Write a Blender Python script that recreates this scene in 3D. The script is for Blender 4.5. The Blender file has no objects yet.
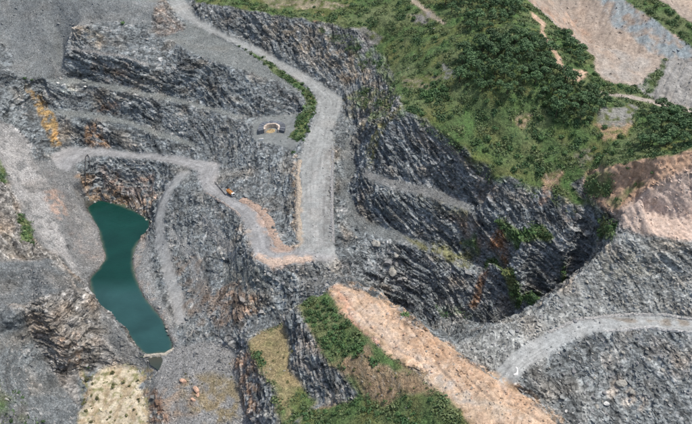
import bpy, math, random, time
import numpy as np
from mathutils import Vector, geometry

T0 = time.time()
SC = bpy.context.scene
COL = SC.collection
random.seed(7)
RNG = np.random.default_rng(7)

# ------------------------------------------------------------------ camera
PW, PH = 692.0, 424.0            # survey picture size
PITCH = math.radians(35.0)       # camera looks this far below the horizontal
HFOV = math.radians(50.0)
CAMZ = 300.0
FOC = PW / 2 / math.tan(HFOV / 2)
cam_d = bpy.data.cameras.new('camera')
cam_d.sensor_fit = 'HORIZONTAL'
cam_d.angle = HFOV
cam_d.clip_start = 1.0
cam_d.clip_end = 12000.0
cam = bpy.data.objects.new('camera', cam_d)
cam.location = (0, 0, CAMZ)
cam.rotation_euler = (math.pi / 2 - PITCH, 0, 0)
COL.objects.link(cam)
SC.camera = cam

# ------------------------------------------------------------------ light
SUN_DIR = Vector((0.36, 0.12, 0.90)).normalized()     # towards the sun
sun_el = math.asin(SUN_DIR.z)
sun_az = math.atan2(SUN_DIR.x, SUN_DIR.y)
world = bpy.data.worlds.new('World')
SC.world = world
world.use_nodes = True
wn = world.node_tree.nodes
wl = world.node_tree.links
sky = wn.new('ShaderNodeTexSky')
sky.sky_type = 'NISHITA'
sky.sun_disc = False
sky.sun_elevation = sun_el
sky.sun_rotation = sun_az
sky.air_density = 1.0
sky.dust_density = 3.5
sky.ozone_density = 0.3
wl.new(sky.outputs[0], wn['Background'].inputs[0])
wn['Background'].inputs[1].default_value = 0.15
sd = bpy.data.lights.new('sun', 'SUN')
sd.energy = 2.75
sd.angle = math.radians(2.0)
sd.color = (1.0, 0.96, 0.89)
sun = bpy.data.objects.new('sun', sd)
sun.rotation_euler = (-SUN_DIR).to_track_quat('-Z', 'Y').to_euler()
sun.location = (150, 60, 600)
COL.objects.link(sun)
SC.view_settings.view_transform = 'Standard'
SC.view_settings.look = 'None'
SC.view_settings.exposure = 0.15
SC.view_settings.gamma = 1.0
SC.cycles.max_bounces = 5
SC.cycles.diffuse_bounces = 2
SC.cycles.glossy_bounces = 2

# ------------------------------------------------------------------ helpers
CP, SP = math.cos(PITCH), math.sin(PITCH)


def ray(px, py):
    u = (np.asarray(px, float) - PW / 2) / FOC
    v = (np.asarray(py, float) - PH / 2) / FOC
    return u, CP - v * SP, -SP - v * CP       # x right, y forward, z up


def at(px, py, z):
    dx, dy, dz = ray(px, py)
    t = (np.asarray(z, float) - CAMZ) / dz
    return t * dx, t * dy


def project(x, y, z):
    zz = z - CAMZ
    d = y * CP - zz * SP
    v = -(y * SP + zz * CP)
    return PW / 2 + FOC * x / d, PH / 2 + FOC * v / d, d


def _hash(ix, iy, iz, seed):
    h = (ix.astype(np.uint32) * np.uint32(374761393) + iy.astype(np.uint32) * np.uint32(668265263)
         + iz.astype(np.uint32) * np.uint32(2147483647) + np.uint32((seed * 974711 + 1013) & 0xffffffff))
    h = (h ^ (h >> np.uint32(13))) * np.uint32(1274126177)
    h = (h ^ (h >> np.uint32(16))) * np.uint32(2246822519)
    return h ^ (h >> np.uint32(13))


_G = RNG.normal(size=(256, 3)).astype(np.float32)
_G /= np.linalg.norm(_G, axis=1)[:, None]


def noise3(x, y, z, seed=0):
    """gradient noise, about -1..1"""
    x = np.asarray(x, np.float32); y = np.asarray(y, np.float32); z = np.asarray(z, np.float32)
    x0 = np.floor(x); y0 = np.floor(y); z0 = np.floor(z)
    fx, fy, fz = x - x0, y - y0, z - z0
    ix, iy, iz = x0.astype(np.int32), y0.astype(np.int32), z0.astype(np.int32)
    ux = fx * fx * fx * (fx * (fx * 6 - 15) + 10)
    uy = fy * fy * fy * (fy * (fy * 6 - 15) + 10)
    uz = fz * fz * fz * (fz * (fz * 6 - 15) + 10)
    out = 0
    for cx in (0, 1):
        wx = ux if cx else 1 - ux
        for cy in (0, 1):
            wy = uy if cy else 1 - uy
            for cz in (0, 1):
                wz = uz if cz else 1 - uz
                g = _G[_hash(ix + cx, iy + cy, iz + cz, seed) & np.uint32(255)]
                out = out + wx * wy * wz * (g[..., 0] * (fx - cx) + g[..., 1] * (fy - cy) + g[..., 2] * (fz - cz))
    return out * 1.7


def fbm(x, y, z, octs=3, seed=0, gain=0.5):
    s, a, f = 0, 1.0, 1.0
    for i in range(octs):
        s = s + a * noise3(x * f, y * f, z * f, seed + i * 17)
        a *= gain
        f *= 2.03
    return s


def blur(a, n, it=2):
    """box blur of a 2-D raster, radius n cells"""
    a = a.astype(np.float32)
    for _ in range(it):
        for ax in (0, 1):
            p = np.concatenate([np.repeat(a.take([0], ax), n + 1, ax), a, np.repeat(a.take([-1], ax), n, ax)], ax)
            c = np.cumsum(p, ax, dtype=np.float64)
            k = 2 * n + 1
            if ax == 0:
                a = ((c[k:] - c[:-k]) / k).astype(np.float32)
            else:
                a = ((c[:, k:] - c[:, :-k]) / k).astype(np.float32)
    return a


# ------------------------------------------------------------------ survey lines (picture x, picture y, height)
ROAD_L = [(150, -40, 62), (160, -15, 57), (173, 10, 53), (185, 20, 50), (210, 33, 45.5), (240, 46, 40), (265, 60, 34.5),
          (290, 75, 29), (308, 87, 24.5), (316, 98, 21.5), (318, 110, 19), (312, 125, 16.5), (304, 142, 13.5),
          (300, 160, 10.5), (300, 185, 7.5), (299, 210, 5), (299, 235, 3), (298, 250, 2)]
ROAD_R = [(170, -40, 62), (178, -15, 57), (187, 5, 53.5), (195, 17, 51), (210, 26, 48), (230, 36, 44), (262, 50, 38),
          (285, 63, 32.5), (310, 77, 27.5), (330, 90, 23.5), (343, 99, 20.5), (342, 108, 18.8), (336, 122, 16.5),
          (333, 140, 13.6), (332, 165, 10), (330, 190, 7), (331, 215, 4.5), (331, 240, 2.6), (338, 256, 1.5)]
BR_R = [(222, 165, -9), (215, 181, -8), (230, 197, -6), (245, 203, -4.5), (258, 211, -3), (270, 225, -1.5), (275, 245, 0.5), (292, 252, 1.7)]
BR_L = [(200, 168, -10), (197, 178, -9), (205, 192, -7.5), (220, 200, -6.5), (235, 210, -5), (245, 222, -3.5), (248, 240, -1),
        (255, 256, 0.5), (268, 267, 1), (300, 263, 1.5), (330, 259, 1.5)]
LAKE = [(85, 200), (100, 199), (117, 204), (137, 212), (150, 220), (147, 230), (138, 241), (133, 249), (132, 262), (133, 272), (138, 284),
        (146, 300), (154, 310), (163, 320), (173, 344), (171, 351), (160, 353), (146, 354), (136, 345), (126, 330), (110, 315), (100, 304), (93, 294), (91, 284),
        (90, 278), (94, 273), (100, 268), (106, 257), (100, 232), (92, 217), (87, 208)]
LAKE_Z = -40.0
RR_B = [(760, 318, 2), (700, 322, 0), (661, 315, 0), (628, 315, 0), (578, 320, -1), (545, 334, -3), (512, 352, -5), (492, 372, -6)]
RR_F = [(760, 335, 2), (700, 333, 0), (648, 327, 0), (595, 332, -1), (562, 345, -3), (532, 366, -5), (515, 384, -6), (505, 392, -7)]
RIDGE_R = [(345, 282, -1), (358, 285, 1), (372, 293, .5), (384, 303, 3.5), (396, 309, 2), (408, 318, 5), (420, 328, 4), (436, 337, 8), (452, 350, 7), (468, 359, 11), (485, 372, 9.5), (503, 383, 13), (520, 395, 12), (540, 409, 15.5), (560, 424, 15), (600, 455, 18)]
RIDGE_L = [(326, 293, 0), (345, 315, 3), (370, 340, 5), (400, 362, 7), (430, 385, 9), (450, 400, 11), (470, 424, 12), (490, 460, 12)]
BENCH1_B = [(50, 154, -15), (72, 147, -14.5), (100, 148, -14), (130, 152, -13), (172, 156, -11), (200, 160, -9.5), (219, 164, -9)]
BENCH1_F = [(90, 157, -15), (110, 157, -14.5), (143, 159, -13.5), (165, 162, -12), (188, 168, -10.5), (197, 172, -10)]
LINES = [
    ROAD_L, ROAD_R, BR_R, BR_L, RR_B, RR_F, RIDGE_R, RIDGE_L, BENCH1_B, BENCH1_F,
    [(x, y, LAKE_Z) for x, y in LAKE + LAKE[:1]],
    # ---- north wall, from its crest down
    [(78, 27, 60), (95, 26, 59.5), (125, 28, 56), (150, 32, 52.5), (172, 41, 49), (190, 53, 46), (220, 63, 41.5), (250, 73, 36), (280, 86, 28), (300, 99, 21), (307, 110, 18)],
    [(68, 46, 46), (85, 50, 45), (110, 53, 44), (130, 57, 42.5), (150, 64, 38), (170, 72, 33)],
    [(66, 48, 45.5), (84, 53, 44), (110, 56, 43), (130, 60, 41.5), (150, 67, 37), (168, 74, 32.5)],
    [(50, 79, 23), (75, 78, 22.5), (100, 82, 21.5), (130, 88, 20), (160, 95, 17.5), (172, 97, 16.5), (210, 107, 14), (245, 115, 12), (262, 118, 11.5), (285, 114, 12), (303, 113, 13)],
    [(55, 84, 22), (75, 83, 22), (100, 87, 21), (130, 93, 19.5), (160, 100, 17), (172, 102, 16), (210, 111, 13.5), (240, 120, 11.5)],
    [(45, 107, 6), (62, 110, 5), (100, 115, 3.5), (130, 121, 1), (150, 128, -1), (172, 135, -3), (195, 145, -5), (212, 152, -6.5)],
    [(48, 112, 5.5), (62, 115, 4.5), (100, 120, 3), (130, 126, .5), (150, 133, -1.5), (172, 140, -3.5), (193, 149, -5.5)],
    [(252, 124, 11), (253, 136, 10.2), (262, 143, 9.8), (275, 146, 10), (292, 150, 10.8), (296, 165, 9.3), (296, 190, 6.6), (296, 215, 4.2), (296, 240, 2.4)],
    [(285, 120, 11.5), (300, 128, 14), (290, 138, 12), (270, 130, 11)],
    [(240, 148, 2), (228, 158, -5)],
    [(262, 170, 1), (275, 190, -1), (284, 215, -1), (288, 240, .5)],
    # gravel beneath the road, crag at the top of the road
    [(156, 30, 51.5), (150, 20, 58), (156, 8, 65), (163, 2, 63)],
    [(162, 32, 51), (176, 30, 50), (184, 28, 49), (178, 18, 52), (168, 8, 57)],
    # big gravel slope, upper left
    [(-60, -40, 92), (40, -40, 92), (100, -40, 92), (135, -40, 82)],
    [(-60, 5, 69), (0, 2, 66), (80, 2, 70), (120, 5, 69), (150, 3, 65)],
    [(10, 40, 46), (50, 42, 45.5), (65, 40, 43), (70, 24, 55), (84, 20, 60), (110, 20, 61), (140, 24, 57)],
    [(20, 20, 57), (45, 18, 59), (62, 15, 60), (80, 11, 65)],
    [(28, 80, 27), (50, 76, 25.5), (61, 70, 27.5), (62, 55, 34)],
    [(-60, 60, 50), (0, 62, 37), (14, 75, 33), (17, 92, 22), (20, 104, 13), (35, 112, 6)],
    [(-60, 110, 40), (-20, 110, 26), (5, 118, 12), (20, 130, 3), (35, 145, -9)],
    [(30, 88, 20), (40, 98, 10)],
    # ramps west of the lake
    [(58, 158, -15.5), (67, 180, -22), (78, 208, -31), (88, 240, -37), (98, 260, -39)],
    [(74, 160, -15.5), (80, 178, -22), (86, 200, -35)],
    [(46, 162, -14), (56, 190, -22), (66, 215, -29), (80, 250, -35), (88, 268, -38)],
    [(-10, 135, 7), (0, 142, 3), (15, 165, -6), (30, 190, -14), (45, 215, -22), (62, 243, -30), (78, 268, -36), (91, 298, -39.5)],
    [(12, 145, -1), (30, 165, -8), (44, 188, -16), (56, 212, -24), (70, 238, -31), (84, 264, -37)],
    # left hill above the ramp
    [(-60, 175, 30), (-20, 175, 14), (5, 180, 0), (18, 205, -9), (36, 238, -20), (60, 262, -27), (80, 281, -33)],
    [(-60, 225, 24), (-20, 220, 14), (0, 222, 6), (15, 235, -3), (35, 258, -13)],
    [(-60, 262, 14), (0, 262, 3), (45, 262, -5), (70, 274, -12), (84, 285, -21)],
    [(-60, 300, 6), (0, 300, -6), (22, 305, -4), (45, 298, -5), (70, 289, -11), (86, 291, -22)],
    [(92, 291, -27), (110, 318, -30), (124, 336, -32), (136, 350, -37.5), (147, 361, -40.5), (153, 374, -42)],
    [(24, 312, -15), (34, 335, -26), (46, 360, -38), (62, 388, -47), (76, 408, -50), (82, 424, -51), (84, 470, -56)],
    [(75, 375, -45), (95, 368, -45), (115, 366, -45.5), (140, 370, -45.5), (147, 385, -46)],
    [(52, 318, -15), (66, 345, -27), (86, 318, -25), (100, 345, -36)],
    [(-60, 330, 2), (0, 330, -13), (0, 380, -22), (0, 424, -30), (0, 470, -38)],
    [(30, 370, -36), (50, 424, -46)],
    [(85, 424, -51), (115, 424, -51.5), (146, 424, -51), (148, 400, -47.5), (115, 470, -58), (150, 470, -56)],
    [(157, 390, -43), (162, 405, -44), (170, 424, -45.5), (180, 470, -50)],
    # gravel flat south of the lake
    [(166, 360, -40.2), (175, 352, -39), (200, 343, -36.5), (225, 350, -36.5), (215, 370, -38.5), (180, 378, -41), (160, 374, -41.5)],
    [(200, 358, -36.8), (238, 352, -36.5), (236, 376, -39.5), (239, 400, -42), (244, 424, -44.5), (250, 470, -50)],
    [(190, 395, -42.5), (200, 424, -45)],
    # east shore of the lake, faces up to the branch road
    [(187, 176, -11), (172, 190, -15), (165, 205, -20), (162, 222, -25), (166, 245, -30), (173, 270, -34), (182, 300, -36.5), (188, 325, -37.5)],
    [(181, 176, -12), (166, 190, -16), (159, 205, -21), (155, 220, -26), (158, 240, -31), (164, 270, -35), (172, 300, -37), (180, 325, -38)],
    [(146, 244, -37.5), (141, 260, -37.5), (145, 282, -38), (156, 300, -38.2), (170, 322, -38.6), (178, 344, -38.5)],
    [(178, 225, -21), (192, 245, -23), (204, 265, -25), (209, 285, -27), (207, 305, -30), (205, 320, -34)],
    [(172, 232, -25), (186, 258, -29), (194, 285, -32), (195, 310, -35)],
    [(205, 215, -12), (222, 235, -14), (235, 255, -13), (240, 275, -14)],
    [(200, 225, -18), (214, 245, -20), (226, 270, -21), (232, 295, -22)],
    [(180, 345, -38), (200, 338, -36), (224, 342, -34), (238, 345, -32), (247, 338, -22)],
    [(235, 310, -25), (255, 318, -21), (275, 318, -19), (300, 308, -11), (318, 288, -4)],
    [(262, 285, -8), (285, 285, -6), (310, 275, -3), (330, 270, -2)],
    # grass bench and the two cliffs before the orange ridge
    [(248, 340, -20), (252, 358, -19.5), (263, 375, -20), (273, 392, -20.5), (280, 424, -22), (285, 470, -27)],
    [(238, 352, -34), (237, 375, -39), (241, 400, -41.5), (247, 424, -44)],
    [(262, 332, -20), (285, 322, -18.5), (286, 342, -19.5), (291, 366, -20.5), (303, 390, -21), (318, 404, -20.5)],
    [(270, 350, -20), (290, 380, -20.5), (300, 410, -21.5), (292, 424, -22)],
    [(298, 308, -5), (306, 326, -4), (321, 347, -3), (337, 367, -4), (350, 384, -6), (362, 397, -8)],
    [(312, 300, -2), (330, 318, 0), (346, 342, 1), (366, 366, 2), (402, 388, 4), (436, 402, 9)],
    [(335, 407, -15), (368, 404, -7), (405, 404, 2), (440, 408, 9)],
    [(300, 424, -22), (340, 424, -14), (390, 424, -4), (440, 424, 6), (330, 470, -20), (400, 470, -4), (450, 470, 6)],
    # behind the ridge
    [(350, 276, -14), (375, 285, -31), (400, 298, -43), (430, 311, -46), (460, 319, -46), (490, 325, -44)],
    [(362, 268, -19), (385, 278, -25), (410, 290, -31), (440, 303, -36)],
    [(418, 320, -50), (430, 326, -51), (440, 334, -50), (449, 340, -36)], [(405, 310, -48), (420, 316, -50)],
    [(450, 349.5, -11), (470, 361, -9), (500, 380, -8), (540, 406, -16), (563, 421, -19), (600, 450, -26)],
    # gully and ramp east of the main road
    [(350, 140, 9), (357, 165, 4), (350, 190, -1), (358, 215, -5), (380, 227, -8), (420, 238, -12), (450, 250, -16), (475, 262, -20), (500, 276, -24)],
    [(341, 150, 8), (339, 190, 0), (340, 225, -4), (360, 235, -8), (400, 245, -12), (430, 254, -15), (460, 268, -19), (490, 285, -24), (515, 303, -29)],
    [(400, 106, 52), (390, 116, 47), (380, 128, 39), (371, 143, 29), (366, 158, 21), (365, 170, 16)],
    [(400, 109, 52), (415, 117, 52), (430, 124, 50), (445, 136, 48), (460, 148, 44), (478, 160, 39), (495, 171, 35)],
    [(366, 172, 15.5), (385, 177, 15), (405, 181, 14.5), (430, 187, 13), (455, 196, 11), (475, 206, 9)],
    [(362, 178, 14), (378, 184, 14), (400, 191, 13.5), (430, 199, 12), (455, 207, 10), (470, 215, 8)],
    [(345, 106, 19), (349, 120, 14.5), (356, 128, 13)],
    [(352, 96, 25), (372, 112, 30), (364, 130, 20)],
    # east cliff
    [(495, 171, 35), (515, 181, 32), (540, 189, 29), (560, 195, 27), (580, 203, 26), (600, 214, 27), (613, 226, 30)],
    [(480, 215, 12), (500, 224, 10), (520, 232, 9), (545, 240, 6), (565, 250, 3)],
    [(490, 262, -8), (510, 274, -11), (530, 286, -12), (540, 302, -16)],
    [(500, 322, -42), (525, 312, -38), (550, 297, -32), (570, 280, -24), (592, 258, -6), (608, 242, 10)],
    # crest of the grey spoil
    [(620, 224, 31), (622, 233, 28), (592, 260, 16), (567, 287, 6), (545, 307, 0), (520, 318.5, -4), (500, 324, -6), (470, 338, -9), (450, 348, -10)],
    [(600, 280, 11), (650, 280, 13), (700, 285, 13), (760, 285, 14)],
    [(560, 310, 0), (600, 300, 4)],
    # pale terrace and pink cut
    [(624, 211, 34), (650, 211, 33), (692, 222, 32), (760, 236, 32)],
    [(618, 223, 31.5), (640, 236, 30), (692, 243, 30), (760, 255, 30)],
    [(616, 215, 35), (632, 203, 42), (650, 191, 48), (672, 177, 55), (692, 165, 61), (760, 125, 80)],
    [(600, 170, 50), (640, 160, 60), (665, 155, 65), (692, 149, 69), (760, 118, 82)],
    [(570, 182, 32), (600, 196, 34), (640, 180, 47)],
    # lower right slope
    [(560, 400, -16), (600, 380, -14), (650, 375, -12), (700, 380, -11), (760, 380, -9)],
    [(575, 424, -20), (620, 424, -24), (700, 424, -21), (760, 424, -20)],
    [(620, 470, -33), (700, 470, -32), (780, 470, -30)],
    # rock wall east of the main road, its crest and the hill
    [(200, 4, 60), (230, 8, 62), (260, 13, 62), (290, 17, 62), (318, 20, 62), (340, 26, 61), (355, 30, 59), (375, 42, 52), (385, 58, 48), (396, 78, 48), (400, 100, 51)],
    [(190, -40, 60), (260, -40, 80), (350, -40, 86), (450, -40, 95), (530, -40, 95)],
    [(230, -8, 66), (300, 2, 66), (350, 8, 67), (400, 25, 66), (425, 48, 64), (430, 75, 60), (420, 100, 54)],
    [(455, 100, 60), (470, 75, 70), (480, 50, 76), (470, 20, 80), (460, 0, 84)],
    [(500, 140, 46), (520, 120, 56), (510, 90, 72), (520, 60, 82), (510, 35, 84), (520, 5, 84)],
    [(550, 150, 43), (570, 120, 58), (560, 95, 68), (552, 60, 78), (540, 25, 80)],
    [(525, -2, 82), (545, 18, 78), (560, 30, 75), (578, 42, 73), (591, 54, 70), (593, 68, 67), (605, 82, 63), (622, 85, 61), (638, 86, 60), (652, 74, 63), (668, 60, 66), (692, 62, 67), (760, 66, 67)],
    [(600, 130, 55), (620, 110, 58), (600, 95, 61), (580, 80, 68)],
    [(640, 130, 56), (692, 125, 60), (760, 105, 70)],
    [(650, 96, 57), (670, 104, 56.5), (692, 110, 56), (760, 122, 58)],
    [(560, 170, 36), (530, 165, 38), (600, 150, 48), (650, 145, 60)],
    # pale workings beyond the hill
    [(530, -5, 35), (560, 15, 30), (600, 55, 20), (630, 74, 16), (650, 60, 22)],
    [(560, -40, 52), (580, -3, 42), (610, 21, 35), (640, 45, 28), (655, 56, 24), (700, 66, 22), (760, 75, 20)],
    [(600, -40, 62), (617, -5, 51), (650, 18, 45), (692, 46, 33), (760, 68, 28)],
    [(660, 8, 50), (700, 30, 41), (760, 50, 38)], [(650, -40, 70), (720, -30, 62), (770, -10, 55)],
]
pts = []
for ln in LINES:
    P = []
    for (px, py, z) in ln:
        x, y = at(px, py, z)
        P.append((float(x), float(y), z))
    for a, b in zip(P[:-1], P[1:]):
        n = max(1, int(math.dist(a[:2], b[:2]) / 4.0))
        for i in range(n):
            t = i / n
            pts.append(tuple(a[k] + (b[k] - a[k]) * t for k in range(3)))
    pts.append(P[-1])
# world-space frame of the survey
X0, X1, Y0, Y1 = -560, 560, 130, 1080
for x in range(X0 - 20, X1 + 21, 60):
    pts.append((x, Y1 + 20, 100 + 12 * math.sin(x * .013)))
    pts.append((x, Y0 - 20, -40 + (x + 580) * .035))
for y in range(200, Y1, 70):
    pts.append((X0 - 20, y, 20 + (y - 200) * .08))
    pts.append((X1 + 20, y, 10 + (y - 200) * .08))
pts = np.array(pts)
key = np.round(pts[:, :2] / 0.5).astype(int)
_, keep = np.unique(key, axis=0, return_index=True)
pts = pts[keep]
res = geometry.delaunay_2d_cdt([Vector((p[0], p[1])) for p in pts], [], [], 0, 1e-4)
tv = np.array([v[:] for v in res[0]])
tz = np.array([pts[o[0], 2] for o in res[3]])
tris = np.array([f[:] for f in res[2]])
NX, NY = X1 - X0 + 1, Y1 - Y0 + 1
HB = np.full((NY, NX), np.nan, np.float32)
for t in tris:
    a, b, c = tv[t]
    xa, xb = int(max(0, math.floor(min(a[0], b[0], c[0]) - X0))), int(min(NX - 1, math.ceil(max(a[0], b[0], c[0]) - X0)))
    ya, yb = int(max(0, math.floor(min(a[1], b[1], c[1]) - Y0))), int(min(NY - 1, math.ceil(max(a[1], b[1], c[1]) - Y0)))
    if xb < xa or yb < ya:
        continue
    gx, gy = np.meshgrid(np.arange(xa, xb + 1) + X0, np.arange(ya, yb + 1) + Y0)
    det = (b[1] - c[1]) * (a[0] - c[0]) + (c[0] - b[0]) * (a[1] - c[1])
    if abs(det) < 1e-9:
        continue
    l1 = ((b[1] - c[1]) * (gx - c[0]) + (c[0] - b[0]) * (gy - c[1])) / det
    l2 = ((c[1] - a[1]) * (gx - c[0]) + (a[0] - c[0]) * (gy - c[1])) / det
    l3 = 1 - l1 - l2
    m = (l1 > -1e-6) & (l2 > -1e-6) & (l3 > -1e-6)
    zz = l1 * tz[t[0]] + l2 * tz[t[1]] + l3 * tz[t[2]]
    sub = HB[ya:yb + 1, xa:xb + 1]
    sub[m] = zz[m]
HB[np.isnan(HB)] = 0
HB = blur(HB, 1, 1)
print('tin', len(tris), time.time() - T0)


def sample(R, x, y):
    fx = np.clip(np.asarray(x) - X0, 0, NX - 1.001)
    fy = np.clip(np.asarray(y) - Y0, 0, NY - 1.001)
    ix, iy = fx.astype(np.int32), fy.astype(np.int32)
    ax, ay = (fx - ix).astype(np.float32), (fy - iy).astype(np.float32)
    return ((R[iy, ix] * (1 - ax) + R[iy, ix + 1] * ax) * (1 - ay)
            + (R[iy + 1, ix] * (1 - ax) + R[iy + 1, ix + 1] * ax) * ay)


def hit(px, py):
    """where a line of sight of the survey meets the ground"""
    dx, dy, dz = ray(px, py)
    px = np.atleast_1d(dx); dy = np.atleast_1d(dy); dz = np.atleast_1d(dz)
    t = (110 - CAMZ) / dz
    done = np.zeros(t.shape, bool)
    for _ in range(1600):
        z = CAMZ + t * dz
        done |= z <= sample(HB, t * px, t * dy)
        if done.all():
            break
        t = np.where(done, t, t + 0.5)
    return t * px, t * dy


GX, GY = np.meshgrid(np.arange(NX) + X0, np.arange(NY) + Y0)


WXR = noise3(GX / 14, GY / 14, GX * 0 + .5, 80) * 5 + noise3(GX / 5, GY / 5, GX * 0 + .5, 81) * 1.8
WYR = noise3(GX / 14, GY / 14, GX * 0 + 3.5, 82) * 5 + noise3(GX / 5, GY / 5, GX * 0 + 3.5, 83) * 1.8


def raster(poly, wob=0.0, pad=0, local=False):
    """plan mask of an outline surveyed in the picture"""
    q = []
    n = len(poly)
    for i in range(n):
        a, b = poly[i], poly[(i + 1) % n]
        k = max(1, int(math.dist(a[:2], b[:2]) / 6))
        for j in range(k):
            q.append((a[0] + (b[0] - a[0]) * j / k, a[1] + (b[1] - a[1]) * j / k))
    q = np.array(q)
    xs, ys = hit(q[:, 0], q[:, 1])
    pad = pad + int(wob * 8)
    xa, xb = int(max(0, xs.min() - X0 - 1 - pad)), int(min(NX, xs.max() - X0 + 2 + pad))
    ya, yb = int(max(0, ys.min() - Y0 - 1 - pad)), int(min(NY, ys.max() - Y0 + 2 + pad))
    gx, gy = GX[ya:yb, xa:xb] + wob * WXR[ya:yb, xa:xb], GY[ya:yb, xa:xb] + wob * WYR[ya:yb, xa:xb]
    ins = np.zeros(gx.shape, bool)
    m = len(xs)
    for i in range(m):
        x1, y1, x2, y2 = xs[i], ys[i], xs[(i + 1) % m], ys[(i + 1) % m]
        if y1 == y2:
            continue
        ins ^= ((y1 > gy) != (y2 > gy)) & (gx < (x2 - x1) * (gy - y1) / (y2 - y1) + x1)
    if local:
        return ins, slice(ya, yb), slice(xa, xb)
    R = np.zeros((NY, NX), bool)
    R[ya:yb, xa:xb] = ins
    return R


def band(a, b):
    return [p[:2] for p in a] + [p[:2] for p in b][::-1]


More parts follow.
